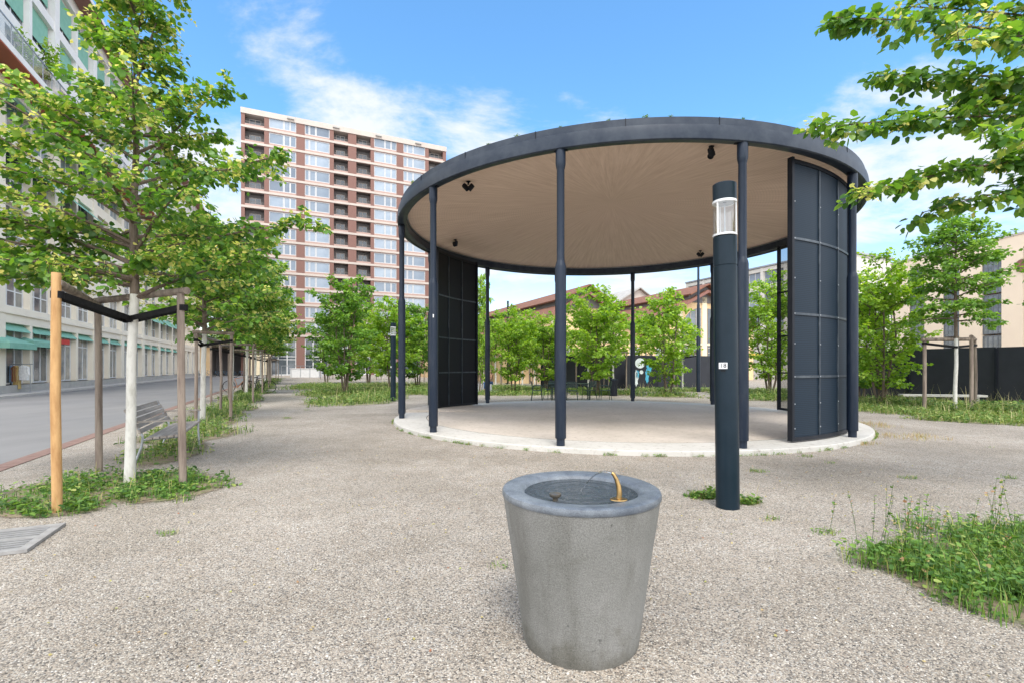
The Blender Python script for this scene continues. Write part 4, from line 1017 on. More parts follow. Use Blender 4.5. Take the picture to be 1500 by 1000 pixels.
# ------------------------------------------------------------------ fences
def fence(label, a, b, h, pitch=2.5):
    a, b = Vector(a), Vector(b); ln = (b - a).length; d = (b - a).normalized()
    f = thing('black_fence', label, 'fence', a, math.atan2(d.y, d.x))
    n = int(ln / pitch)
    m_ = MB()
    for i in range(n): m_.box(i * ln / n + .01, (i + 1) * ln / n - .01, -.02, .02, .02, h - .012 * (i % 2))
    m_.build('panels', M['hoarding'], f)
    p = MB()
    for i in range(n + 1): p.box(i * ln / n - .04, i * ln / n + .04, .021, .09, 0, h - .05)
    p.build('posts', M['navydark'], f); return f
FB1 = (20.3, 17.6, 0); FB0 = (18.05, 23.0, 0)
f1 = fence('black hoarding fence on the right in front of the beige building', (21.8, 13.8, 0), (16.9, 24.8, 0), 2.28)
f2 = fence('long black fence behind the park trees, seen through the pavilion', (1.95, 31.8, 0), (17.0, 36.0, 0), 2.3)
# painted wall pieces
gr = thing('painted_panel', 'black panel sprayed with white circles and blue splashes, left of the lamp post', 'graffiti', (px(915, 32.6), 32.45, 0), R(6))
MB().box(0, 2.3, -.02, .03, .1, 2.2).build('panel', M['hoarding'], gr)
def disc(x, z, r, y, m, nm, sq=1, n=28):
    mb = MB(); mb.add([(x + r * math.cos(2 * PI * i / n), y, z + sq * r * math.sin(2 * PI * i / n)) for i in range(n)] + [(x + r * math.cos(2 * PI * i / n), y + .006, z + sq * r * math.sin(2 * PI * i / n)) for i in range(n)], [tuple(range(n)), tuple(range(n, 2 * n))[::-1]] + [(i, (i + 1) % n, n + (i + 1) % n, n + i) for i in range(n)])
    return mb.build(nm, m, gr)
disc(1.02, 1.75, .34, -.03, M['graffwhite'], 'white_circle'); disc(1.12, 1.15, .13, -.03, M['graffwhite'], 'white_circle')
for (cx_, cz_, w_, h_, mm_) in ((.72, .75, .20, .5, 'graffwhite'), (1.65, 1.4, .20, .42, 'graffblue'), (1.52, .9, .13, .45, 'graffblue'), (.85, 1.0, .12, .25, 'graffblue'), (1.85, 1.65, .12, .18, 'graffblue')):
    mb = MB(); n = 22; ring = [(cx_ + w_ * (1 + .3 * math.sin(5 * i)) * math.cos(2 * PI * i / n), cz_ + h_ * (1 + .25 * math.sin(3 * i)) * math.sin(2 * PI * i / n)) for i in range(n)]
    mb.add([(x, -.034, z) for x, z in ring] + [(x, -.028, z) for x, z in ring], [tuple(range(n)), tuple(range(n, 2 * n))[::-1]] + [(i, (i + 1) % n, n + (i + 1) % n, n + i) for i in range(n)]); mb.build('paint_splash', M[mm_], gr)
gr = thing('painted_panel', 'panel sprayed light blue, white and yellow, just right of the pavilion', 'graffiti', (px(1245, 24), 24.2, 0), R(-8))
MB().box(0, 2.6, 0, .05, .1, 2.25).build('panel', M['graffwhite'], gr)
for (x0_, x1_, z0_, z1_, mm_) in ((.35, 1.1, .4, 1.5, 'graffblue'), (1.2, 1.9, .3, .8, 'graffyellow'), (1.3, 2.2, .9, 1.7, 'graffblue'), (.1, .32, 1.2, 2.0, 'hoarding'), (1.95, 2.5, .3, .8, 'graffwhite')):
    MB().add([(x0_, -.01, z0_), (x1_, -.01, z0_ + .15), (x1_ + .1, -.01, z1_), (x0_ + .12, -.01, z1_ - .1), (x0_, 0, z0_), (x1_, 0, z0_ + .15), (x1_ + .1, 0, z1_), (x0_ + .12, 0, z1_ - .1)], [(0, 1, 2, 3), (0, 4, 5, 1), (1, 5, 6, 2), (2, 6, 7, 3), (3, 7, 4, 0)]).build('paint_patch', M[mm_], gr)
yb = thing('yellow_beam', 'yellow beam on top of the black fence at the rear right', 'beam', (px(1085, 34.5), 35.6, 2.35), R(4)); MB().box(0, 3.2, -.05, .05, 0, .14).build('beam', M['yellow'], yb); MB().box(.1, .2, -.04, .04, -.15, -.001).build('bracket', M['navydark'], yb)
# tall street mast
ms_ = thing('street_mast', 'tall slim dark steel mast behind the pavilion, left of the lamp post', 'mast', (px(1023, 29), 29, 0))
MB().lathe([(.12, 0), (.12, 3.3), (.10, 3.35), (.085, 3.4), (.085, 5.2), (.07, 5.25), (.06, 9.0)], 16).build('pole', M['navy'], ms_, True)
MB().box(-.02, .02, -1.2, .06, 8.9, 9.0).build('arm', M['navy'], ms_)
# litter bin
bn = thing('litter_bin', 'short dark round bin by the trees behind the pavilion', 'bin', (px(899, 25), 25, 0)); MB().lathe([(.16, 0), (.18, .02), (.18, .85), (.001, .86)], 20).build('body', M['navydark'], bn, True); MB().lathe([(.19, .80), (.19, .87), (.001, .89)], 20).build('lid', M['navy'], bn, True)
# concrete bench slab on the right
cbn = thing('stone_bench', 'long low pale bench slab behind the staked tree on the right', 'bench', (px(1325, 19.6), 19.8, 0), R(-12)); MB().box(0, 2.9, -.2, .2, .30, .38).build('seat', M['rim'], cbn)
for x in (.3, 2.5): MB().box(x, x + .15, -.15, .15, 0, .30).build('leg', M['plinth'], cbn)

# ------------------------------------------------------------------ far end of the path: white block with railing
wb = thing('white_block', 'low white concrete block at the end of the gravel path', 'block', (px(425, 72), 72, 0), R(2)); MB().box(0, 4.3, 0, 1.2, 0, 1.25).build('block', M['white'], wb); MB().box(-.05, 4.35, -.05, 1.25, 1.251, 1.33).build('coping', M['palewall'], wb)
rl = thing('metal_railing', 'light metal railing in front of the white block', 'railing', (px(412, 70), 70, 0), R(2)); m_ = MB()
for q in range(6): MB().box(q * 1.35, q * 1.35 + .06, 0, .06, 0, 1.7).build('post', M['steel'], rl)
MB().box(0, 6.9, -.01, .05, 1.66, 1.74).build('handrail', M['steel'], rl)
# ------------------------------------------------------------------ trees
ORD = ['first', 'second', 'third', 'fourth', 'fifth', 'sixth', 'seventh', 'eighth', 'ninth', 'tenth']
lt = lime_tree('nearest lime tree with white painted trunk, large on the left', T1, 0, H=5.0, h0=2.35, rad=1.7, nl=46, twigs=14, per=22, leaf=.067, tall=2.0, seed=11, yellow=.6, trunk_r=.055, cap=4.75,
    extra=[(2.9, Vector((2.5, -.1, 3.3)), 18), (3.5, Vector((2.05, -.2, 4.1)), 16), (3.9, Vector((1.2, .1, 5.15)), 14), (2.6, Vector((-2.3, -.3, 2.95)), 16), (2.7, Vector((-1.7, -1.1, 3.0)), 15), (3.0, Vector((-2.4, .2, 3.9)), 16), (2.6, Vector((-1.3, -.9, 2.75)), 13), (3.3, Vector((-1.9, -.3, 4.6)), 16), (2.7, Vector((-2.0, .5, 2.8)), 16), (2.8, Vector((-1.6, -.5, 3.3)), 16), (2.5, Vector((-.9, -.7, 2.75)), 14), (2.6, Vector((.9, -.6, 2.8)), 14), (3.0, Vector((-2.3, -.8, 3.4)), 15), (2.5, Vector((-1.9, -.1, 2.6)), 15), (3.6, Vector((-1.2, -.2, 5.1)), 13), (5.0, Vector((.45, -.1, 5.9)), 8), (5.3, Vector((-.1, .1, 6.3)), 8), (5.6, Vector((.5, -.1, 6.6)), 8)], group='lime trees along the road')
rowA = lime_tree('second lime tree of the road row, behind the grey bench', NL * 2.16 + D * 15.4, 0, H=5.5, rad=1.75, nl=40, twigs=10, per=15, leaf=.105, seed=21, yellow=.5, group='lime trees along the road')
rowB = lime_tree('third lime tree of the road row', NL * 2.2 + D * 22.9, 1, H=6.4, rad=2.4, nl=44, twigs=10, per=15, leaf=.15, seed=31, yellow=.6, group='lime trees along the road')
def placed(src, label, loc, rz, scale=1): return dup(src, loc, rz, label, scale)
for i, t in enumerate([30.3, 37.6, 45.0, 52.5, 60, 67.5]):
    placed(rowB if i % 2 == 0 else rowA, ORD[i + 3] + ' lime tree of the road row counting from the fountain', NL * 2.2 + D * t, i * 1.3, 1.12 + .03 * (i % 3))
def frame_at(c, label, rz, n=3, z=2.36):
    c = Vector(c); pts = [c + Vector((math.cos(rz + 2 * PI * k / n), math.sin(rz + 2 * PI * k / n), 0)) * .85 for k in range(n)]
    return stake_frame(label, c, pts, z, trunk=Vector((0, 0, 0)), rails=((0, 1), (1, 2)), straps=(0, 1))
T2 = NL * 2.16 + D * 15.4
stake_frame('second set of stakes in the road row, behind the grey bench', T2, [gp(287, 619), gp(338, 616), gp(323, 602)], 2.36, rails=((0, 2), (0, 1)), straps=(0, 1))
sf = frame_at(NL * 2.2 + D * 22.9, 'third set of stakes in the road row', 2.2)
for i, t in enumerate([30.3, 37.6, 45.0, 52.5, 60, 67.5]):
    dup(sf, NL * 2.2 + D * t, .5 * i, ORD[i + 3] + ' set of stakes in the road row counting from the fountain')
# park trees with several stems
bA = bushy_tree('bushy green tree between the path and the far lamp post', gp(505, 578), 0, H=6.2, rad=1.95, nl=48, twigs=9, per=14, leaf=.12, seed=41, mat='leaf_dark')
bB = bushy_tree('bright green tree right behind the central column', gp(874, 578), 0, H=5.4, rad=2.2, nl=46, twigs=9, per=13, leaf=.125, seed=42)
bC = bushy_tree('slender bright green tree between the two rear right columns', gp(978, 579), 0, H=5.5, rad=1.6, nl=38, twigs=8, per=12, leaf=.125, seed=43, stems=3, h0=.7)
bD = bushy_tree('broad leafy tree right of the pavilion with leaning stems', Vector((px(1290, 18.5), 18.5, 0)), 0, H=5.7, rad=1.7, nl=56, twigs=10, per=13, leaf=.10, seed=44, h0=.7)
for lab, src, p, Z, rz, s in (
    ('light green tree beyond the far lamp post', bB, 572, 32, 1.2, 1.05),
    ('dark green tree behind the two front left columns', bA, 612, 34, 2.0, .95),
    ('tall slim tree seen between the black screen and the thin rear column', bC, 704, 27, .7, 1.22),
    ('bright tree below the long red roof, left of centre', bB, 752, 28, 2.4, .86),
    ('green tree just left of the central column', bB, 800, 29.5, 3.9, .82),
    ('leafy tree behind the see-through screen on the right', bD, 1128, 26, 1.0, 1.12),
    ('low tree behind the leafy tree, by the black fence on the right', bA, 1262, 21.5, 3.3, .78),
    ('small dark tree left of the bushy tree at the path', bA, 478, 44, 4.4, 1.0),
    ('pale tree far behind the bushy tree at the path', bB, 540, 46, 5.4, 1.1),
    ('far tree right of the two front left columns', bC, 655, 44, 2.2, 1.1)):
    placed(src, lab, (px(p, Z), Z, 0), rz, (.55, .55, 1.2) if p == 704 else s)
# staked tree on the right and one at the right border
TJ = gp(1399, 604)
jt = lime_tree('staked tree with white trunk in front of the beige building', TJ, 0, H=6.3, h0=2.95, rad=1.3, nl=40, twigs=11, per=15, leaf=.09, seed=51, yellow=.35, trunk_r=.055, mat='leaf_dark')
stake_frame('wooden stakes around the white trunk in front of the beige building', TJ, [gp(1354, 603), gp(1423, 604), gp(1428, 598)], 2.42, r=.055)
placed(jt, 'tree at the right border next to the beige building', Vector((px(1590, 15), 15, 0)), 2.0, 1.0)
# overhanging tree of which only the branches reach into the top right
random.seed(77)
ov = thing('overhanging_tree', 'leafy lime branches hanging into the top right corner', 'tree', (6.7, 4.7, 0))
MB().tube([(0, 0, 0), (0, 0, 2.4)], [.09, .08], 12).build('trunk', M['barkwhite'], ov, True)
c = Crown(); c.wood.tube([(0, 0, 2.4), (.03, 0, 4), (0, .02, 5.5), (.02, 0, 6.8)], [.08, .06, .04, .01], 8, False)
def wpt(p, y, Z): return Vector((px(p, Z) - 6.7, Z - 4.7, hz(y, Z)))
for (h, p, y, Z, tw, r_) in ((4.2, 1225, 26, 4.5, 24, .02), (4.0, 1285, 112, 4.7, 20, .018), (3.8, 1192, 188, 4.6, 26, .02), (3.6, 1262, 285, 4.5, 22, .018), (3.4, 1350, 312, 4.8, 16, .015), (4.6, 1330, 10, 5.2, 18, .016), (4.4, 1400, 60, 4.0, 16, .016), (4.0, 1400, 150, 5.0, 20, .016), (4.8, 1400, -40, 4.8, 18, .016), (3.7, 1440, 200, 4.2, 14, .014), (3.3, 1500, 260, 5.2, 12, .014), (3.1, 1478, 235, 4.6, 8, .01)):
    e = wpt(p, y, Z); c.limb(bez((0, 0, h), e, .07), r_, int(tw * 2.1), .36, .074, 19, yellow=.32, bare=.08, spread=.7, flat=.5)
for k in range(16):
    a = U(-1.3, 1.3); h = U(3, 6); c.limb(bez((0, 0, h), Vector((math.cos(a) * 1.8, math.sin(a) * 1.8, h + .7)), .07), .02, 9, .5, .08, 12, yellow=.25)
c.finish(ov, M['leaf_lime'], M['bark'])
# rows of young staked trees in the background
bg_t = lime_tree('young staked tree in the back row, seen just right of the front left columns', (px(690, 38), 38, 0), 0, H=5.0, h0=2.3, rad=1.3, nl=24, twigs=6, per=10, leaf=.16, seed=61, yellow=.1, trunk_r=.06, mat='leaf_maple', group='young trees in the back rows')
bg_f = frame_at((px(690, 38), 38, 0), 'stakes of the back-row tree just right of the front left columns', .4)
for i, (p, Z) in enumerate(((708, 47), (738, 50), (783, 44), (820, 46), (612, 47), (600, 40), (726, 37), (765, 39), (800, 38), (862, 31), (898, 30.5), (945, 36), (1000, 31), (1072, 36), (480, 60), (520, 64), (560, 58), (640, 52))):
    where = ['deep behind the thin rear column', 'deep under the long red roof', 'in the far row left of the central column', 'in the far row hidden by the central column', 'in the far row between the two left front columns', 'between the two left front columns', 'under the red roof just right of the thin rear column', 'under the red roof, mid-way to the central column', 'just left of the central column', 'just right of the central column', 'left of the short dark bin', 'behind the rear column right of the tables', 'left of the tall slim mast', 'behind the lamp post', 'far off beyond the bushy path tree', 'far off left of the distant lamp post', 'far off behind the distant lamp post', 'far off behind the left black screen'][i]
    placed(bg_t, 'young staked tree ' + where, (px(p, Z), Z, 0), i * 1.7, .9 + .05 * (i % 4)); dup(bg_f, (px(p, Z), Z, 0), i * .8, 'tree stakes ' + where)

# potted bamboo on the balcony of the left building
random.seed(5)
pb = thing('balcony_plant', 'feathery green plant standing on the balcony of the left building', 'plant', NL * 12.9 + D * 35.9 + Vector((0, 0, 17.13)))
MB().lathe([(.2, 0), (.28, .5), (.25, .5), (.001, .45)], 16).build('pot', M['plinth'], pb, True)
c = Crown()
for k in range(16):
    a = U(0, 6.28); c.limb(bez((0, 0, .4), (math.cos(a) * U(.5, 1.1), math.sin(a) * U(.5, 1.1), U(1.3, 3.0)), .1), .012, 10, .5, .14, 6, yellow=.1)
c.finish(pb, M['leaf_maple'], M['bark'], 'stems', 'foliage')

# ------------------------------------------------------------------ weeds, grass, soil
def E_(p, y, rx, ry, rot=0): g_ = gp(p, y); return (g_.x, g_.y, rx, ry, rot)
s1 = [E_(170, 712, 1.25, .95), E_(70, 745, .65, .35), E_(255, 718, .55, .6)]
soil('soil_patch', s1, M['soil'])
weeds('weeds', 'low green weeds and herbs around the nearest tree and its stakes', s1, 5500, 8500, .12, .05, tone=(.0, .8), gap=1.0, seeds=110, hh=.10, clump=1.7)
rs = []
for t in np.arange(10.2, 72, 2.3): 
    if 6.9 < t < 8.3: continue
    p_ = NL * (2.0 + .12 * math.sin(t)) + D * t; rs.append((p_.x, p_.y, .85 + .25 * math.sin(t * 1.7), 1.5, ANG_D - PI / 2))
soil('soil_strip', rs, M['soil'])
weeds('weeds', 'green weedy strip under the road row of trees', rs, 26000, 24000, .22, .08, mat='grass', tone=(.05, .9), wd=.006, gap=.7, seeds=600, hh=.13)
ms = [E_(512, 589, 2.0, 2.0, .3), E_(545, 583, 1.7, 2.2, .3), E_(500, 576, 2.4, 3.0, .3), E_(555, 577, 1.8, 3.5, .4), E_(600, 574, 3, 3, 0), E_(470, 566, 2, 4, .4), E_(540, 567, 5, 6, .3), E_(640, 568, 6, 3, 0)]
soil('meadow', ms, M['meadow'])
weeds('grass', 'weedy grass under the park trees left of the pavilion', ms, 34000, 36000, .34, .11, mat='grass', tone=(.2, .9), wd=.010, gap=.7, seeds=900, hh=.26)
mb_ = [E_(740, 577, 3.2, 1.3), E_(650, 577, 1.8, 1.2), E_(830, 573, 4, 1.6), E_(900, 577, 2.6, 1.1), E_(980, 580, 1.6, .9), E_(1000, 572, 4, 1.5), E_(1110, 584, 2.4, 1.3), E_(1110, 574, 3.5, 2.2), E_(1180, 584, 2.5, 2.5), E_(760, 569, 7, 2.4)]
soil('meadow', mb_, M['meadow'])
weeds('grass', 'grass and wild flowers behind the pavilion under the park trees', mb_, 26000, 30000, .26, .11, mat='grass', tone=(.2, .92), wd=.010, gap=.8, seeds=1200, hh=.22)
mr_ = [E_(1310, 601, 1.5, 1.6), E_(1390, 606, 1.8, 1.5, -.3), E_(1470, 617, 2.2, 1.1, -.5), E_(1300, 592, 3, 2), E_(1420, 596, 3.2, 2.4), E_(1290, 589, 2.5, 2), E_(1520, 603, 3, 2)]
soil('meadow', mr_, M['meadow'])
weeds('grass', 'green and dry meadow grass between pavilion and black fence on the right', mr_, 44000, 46000, .22, .08, mat='grass', tone=(.25, .94), wd=.007, gap=.6, seeds=1200, hh=.16)
st_ = [E_(1275, 622, .55, .7), E_(1240, 636, .5, .3), E_(1330, 640, .8, .5), E_(1260, 650, .5, .25)]
weeds('dry_grass', 'dry straw-coloured grass at the right end of the concrete platform', st_, 2600, 0, .10, .03, mat='straw', tone=(0, 1), gap=.9, wd=.003, clump=2.5)
cl = [(3.72, 3.25, 1.05, .95, 0), (3.1, 3.15, .45, .55, .2), (2.95, 3.6, .4, .22, -.3), (4.6, 3.6, 1.2, 1.0, 0)]
soil('soil_patch', cl[:3], M['soil'])
weeds('weeds', 'dense green weeds with tall seed stems at the bottom right', cl, 22000, 17000, .17, .040, tone=(.05, .84), gap=.75, seeds=160, hh=.15, wd=.0028, clump=1.8)
# broad dandelion-like leaves and tall flowering stems in that clump
random.seed(9)
P_, D_, S_, T_ = [], [], [], []
for k in range(34):
    cx_, cy_ = U(2.85, 4.0), U(2.6, 3.9); n = random.randint(5, 8)
    for j in range(n):
        a = 2 * PI * j / n + U(-.3, .3); P_.append((cx_ + .01 * math.cos(a), cy_ + .01 * math.sin(a), .03)); D_.append((math.cos(a), math.sin(a), U(.6, 1.3))); S_.append(U(.045, .10)); T_.append(U(.3, .75))
o = link('broad_leaves', leaves_mesh('broad_leaves', P_, D_, S_, T_, M['weeds'], .1)); tag(o, 'broad bright leaves in the weeds at the bottom right', None, None, 'stuff')
fs = Vector((3.6, 3.4, 0))
fm_ = MB(); hp, hd_, hs_, ht_ = [], [], [], []
for k in range(70):
    x, y = U(-.85, .7), U(-.6, .9); h_ = U(.15, .62); tx, ty = x + U(-.08, .08), y + U(-.08, .08)
    pts = bez((x, y, 0), (tx, ty, h_), .05, 4); fm_.tube(pts, [.0022, .002, .0015, .001], 4, False)
    for j in range(14): 
        g_ = U(.35, 1); ii = min(int(g_ * 3), 2); p_ = pts[ii].lerp(pts[ii + 1], g_ * 3 - ii); a = U(0, 6.28)
        hp.append(p_); hd_.append((math.cos(a), math.sin(a), .5)); hs_.append(U(.01, .028)); ht_.append(random.choice((.2, .4, .5, .6, .7, .88, .92, .98)))
o = fm_.build('flower_stems', M['weeds'], None, False, fs); tag(o, 'tall thin flowering stems rising from the bottom right weeds', None, None, 'stuff')
o = link('wildflowers', leaves_mesh('wildflowers', hp, hd_, hs_, ht_, M['weeds'], .1), None, fs); o['kind'] = 'stuff'
tb_ = [(px(p, Z), Z - .3, .9, .6, 0) for p, Z in ((505, 26), (552, 27), (600, 30), (752, 28), (874, 26), (978, 25.5), (1128, 25), (1290, 18.3), (1399, 15.6), (1470, 15.5), (1340, 17.5))]
weeds('tall_herbs', 'taller herbs and white flower heads around the feet of the park trees', tb_, 6000, 9000, .42, .09, mat='grass', tone=(0, .85), gap=.5, seeds=500, hh=.42, wd=.006)
# loose tufts on the gravel
tf2 = []
for p, y in ((1030, 726), (1102, 735), (728, 829), (245, 782), (1216, 678), (1110, 690), (1450, 655), (1180, 668), (1130, 760), (1330, 700), (1210, 780), (420, 612), (450, 600), (1480, 700)):
    g_ = gp(p, y); k_ = .05 + U(0, .05); tf2.append((g_.x, g_.y, k_ * 1.6, k_, 0))
tf2[0] = E_(1028, 727, .17, .07); tf2[1] = E_(1096, 738, .14, .06)
weeds('small_tufts', 'small loose weed tufts growing in the gravel', tf2, 1100, 700, .06, .022, gap=.6, wd=.002, tone=(.2, .97))
weeds('lamp_weeds', 'green tuft and dry grass around the foot of the nearest lamp post', [E_(1030, 728, .20, .09), E_(1098, 736, .13, .08), E_(1045, 722, .1, .08)], 420, 620, .12, .045, tone=(.1, .92), gap=.3, wd=.002, hh=.07, seeds=30)
# weeds along the foot of the platform
random.seed(3); ed = []
for k in range(70):
    a = R(U(-175, -20)); ed.append((PC.x + 6.23 * math.cos(a), PC.y + 6.23 * math.sin(a), U(.04, .16), U(.015, .035), a + PI / 2))
weeds('edge_weeds', 'sparse weeds and dry litter along the foot of the platform', ed, 1500, 1500, .07, .025, tone=(.2, 1), gap=.3, wd=.002)
# fallen leaves and bracts
n = 900; fp = np.stack([rng.uniform(-6, 6, n), rng.uniform(2, 9, n), rng.uniform(.004, .01, n)], 1)
o = link('fallen_leaves', leaves_mesh('fallen_leaves', fp, rng.normal(0, 1, (n, 3)) * [1, 1, .02], .016, rng.uniform(.8, 1, n), M['weeds'], 0)); o['kind'] = 'stuff'
# loose gravel stones near the camera
n = 100000; Z_ = 1.75 * (7.5 / 1.75) ** rng.uniform(0, 1, n); Z_ = np.where(rng.uniform(0, 1, n) < .5, Z_, 1.75 + 4.5 * rng.uniform(0, 1, n)); X_ = rng.uniform(-1.2, 1.2, n) * Z_
keep = ((X_ - FC.x) ** 2 + (Z_ - FC.y) ** 2 > .325 ** 2) & ((X_ * NL.x + Z_ * NL.y) < 3.7) & ((X_ - lp.x) ** 2 + (Z_ - lp.y) ** 2 > .13 ** 2)
X_, Z_ = X_[keep], Z_[keep]; n = len(X_)
rs_ = rng.uniform(.0025, .0062, n) * (1 + .6 * (rng.uniform(0, 1, n) > .95)); sq = rng.uniform(.45, .8, n); el = rng.uniform(.65, 1.0, n); a = rng.uniform(0, 6.28, n)
O = np.array([(1, 0, 0), (.3, .95, .1), (-.8, .55, -.1), (-.9, -.45, .1), (.1, -1, 0), (.25, .1, 1), (-.3, -.1, .85)])
Fo = [(0, 1, 5), (1, 2, 6), (1, 6, 5), (2, 3, 6), (3, 4, 6), (4, 5, 6), (4, 0, 5)]
O = O[None] * (1 + rng.uniform(-.22, .22, (n, 7, 3)))
ca, sa = np.cos(a)[:, None], np.sin(a)[:, None]
xx = O[:, :, 0] * rs_[:, None]; yy = O[:, :, 1] * (rs_ * el)[:, None]; zz_ = O[:, :, 2] * (rs_ * sq)[:, None]
V = np.stack([X_[:, None] + xx * ca - yy * sa, Z_[:, None] + xx * sa + yy * ca, zz_ + .0008], 2).reshape(-1, 3)
F = (np.arange(n)[:, None, None] * 7 + np.array(Fo)[None]).reshape(-1, 3)
o = link('gravel', raw_mesh('gravel', V, F, np.repeat(rng.beta(1.6, 1.4, n), 7), M['pebble'])); o['kind'] = 'stuff'

# ------------------------------------------------------------------ garden chairs and table behind the pavilion
def chair(label, p, rz, Z=21.6):
    c = thing('garden_chair', label, 'chair', (px(p, Z), Z, 0), rz, 'dark green metal chairs around the garden table')
    MB().box(-.21, .21, -.20, .22, .44, .46).build('seat', M['chairgreen'], c)
    b = MB()
    for q in range(4): b.box(-.21, .21, .235 + q * .012, .25 + q * .012, .60 + q * .068, .65 + q * .068)
    b.build('backrest', M['chairgreen'], c)
    for s_ in (-1, 1):
        MB().tube([(s_ * .24, -.22, 0), (s_ * .22, -.19, .44), (s_ * .25, -.2, .66), (s_ * .25, .1, .67), (s_ * .22, .22, .60)], .014, 6).build('leg', M['chairgreen'], c)
        MB().tube([(s_ * .24, .27, 0), (s_ * .21, .20, .44), (s_ * .21, .27, .86)], .014, 6).build('leg', M['chairgreen'], c)
    return c
ch0 = chair('leftmost green chair, seen from the side and facing right', 787, R(90))
for lab, p, rz, Z in (('green chair tucked in second from the left', 806, R(200), 22.6), ('green chair with its back to the camera beside the central column', 838, R(175), 21.3), ('green chair half hidden left of the central column', 818, R(-170), 20.9), ('green chair right of the central column, turned half right', 863, R(-150), 21.8), ('rightmost green chair, facing left', 886, R(-90), 21.6)):
    dup(ch0, (px(p, Z), Z, 0), rz, lab)
tb = thing('garden_table', 'dark green metal garden table among the chairs', 'table', (px(835, 22.2), 22.2, 0)); MB().box(-.95, .95, -.38, .38, .715, .74).build('tabletop', M['chairgreen'], tb)
for x in (-.85, .85):
    for y in (-.3, .3): MB().tube([(x, y, 0), (x, y, .715)], .022, 6).build('leg', M['chairgreen'], tb)

# ------------------------------------------------------------------ person sitting far behind the thin rear column
def skinned(name, joints, edges, mat, parent=None):
    me = bpy.data.meshes.new(name); me.from_pydata([j[:3] for j in joints], edges, []); me.materials.append(mat)
    o = link(name, me, parent); sk = o.modifiers.new('skin', 'SKIN'); ss = o.modifiers.new('sub', 'SUBSURF'); ss.levels = 2; ss.render_levels = 2
    for i, j in enumerate(joints): me.skin_vertices[0].data[i].radius = (j[3], j[3] * (j[4] if len(j) > 4 else 1))
    me.skin_vertices[0].data[0].use_root = True
    dg = bpy.context.evaluated_depsgraph_get(); dg.update(); m2 = bpy.data.meshes.new_from_object(o.evaluated_get(dg)); o.modifiers.clear(); o.data = m2
    m2.polygons.foreach_set('use_smooth', [True] * len(m2.polygons)); m2.name = name; return o
def ensure_skin(me):
    pass
pz = 30.0
sb = thing('white_bench', 'low white block bench beside the thin rear column', 'bench', (px(712, pz), pz, 0)); MB().box(-.75, .35, -.2, .25, 0, .42).build('block', M['white'], sb); MB().box(-.77, .37, -.22, .27, .421, .45).build('top', M['palewall'], sb)
pe = thing('person', 'person with dark hair in a peach top and blue jeans sitting on the white block', 'person', (px(719, pz), pz, 0), R(-70))
J = [(0, 0, .55, .13, .8), (0, .02, .75, .115, .8), (0, .01, .95, .145, .7), (0, 0, 1.04, .06), (0, -.02, 1.12, .055), (0, -.03, 1.20, .085, 1.1), (0, -.03, 1.28, .075, 1.1),
     (-.17, 0, .99, .055), (-.21, -.05, .75, .042), (-.12, -.25, .66, .03), (-.08, -.31, .65, .026), (.17, 0, .99, .055), (.21, -.05, .75, .042), (.12, -.25, .66, .03), (.08, -.31, .65, .026),
     (-.09, -.02, .52, .09), (-.11, -.42, .50, .065), (-.11, -.44, .10, .042), (-.11, -.56, .04, .035), (.09, -.02, .52, .09), (.11, -.42, .50, .065), (.11, -.44, .10, .042), (.11, -.56, .04, .035)]
ED = [(0, 1), (1, 2), (2, 3), (3, 4), (4, 5), (5, 6), (2, 7), (7, 8), (8, 9), (9, 10), (2, 11), (11, 12), (12, 13), (13, 14), (0, 15), (15, 16), (16, 17), (17, 18), (0, 19), (19, 20), (20, 21), (21, 22)]
def skin_obj(name, J, ED, mat, parent):
    import bmesh
    bm = bmesh.new(); lay = bm.verts.layers.skin.verify(); vs = [bm.verts.new(j[:3]) for j in J]
    for v, j in zip(vs, J): v[lay].radius = (j[3], j[3] * (j[4] if len(j) > 4 else 1))
    vs[0][lay].use_root = True
    for a, b in ED: bm.edges.new((vs[a], vs[b]))
    me = bpy.data.meshes.new(name); bm.to_mesh(me); bm.free(); me.materials.append(mat)
    o = link(name, me, None); o.modifiers.new('skin', 'SKIN'); ss = o.modifiers.new('sub', 'SUBSURF'); ss.levels = 2
    dg = bpy.context.evaluated_depsgraph_get(); dg.update(); m2 = bpy.data.meshes.new_from_object(o.evaluated_get(dg))
    o.modifiers.clear(); o.data = m2; o.parent = parent; m2.polygons.foreach_set('use_smooth', [True] * len(m2.polygons))
    if not m2.materials: m2.materials.append(mat)
    return o
skin_obj('body', J, ED, M['skin'], pe)
skin_obj('shirt', [(0, .0, .56, .14, .85), (0, .02, .75, .125, .85), (0, .01, .95, .155, .75), (-.17, 0, .99, .066), (-.2, -.04, .82, .058), (.17, 0, .99, .066), (.2, -.04, .82, .058)], [(0, 1), (1, 2), (2, 3), (3, 4), (2, 5), (5, 6)], M['orange'], pe)
skin_obj('jeans', [(0, -.01, .54, .145, .8), (-.09, -.04, .52, .10), (-.11, -.42, .50, .076), (-.11, -.44, .14, .054), (.09, -.04, .52, .10), (.11, -.42, .50, .076), (.11, -.44, .14, .054)], [(0, 1), (1, 2), (2, 3), (0, 4), (4, 5), (5, 6)], M['denim'], pe)
skin_obj('hair', [(0, .0, 1.27, .095), (0, .04, 1.2, .08), (0, .06, 1.08, .05)], [(0, 1), (1, 2)], M['hair'], pe)

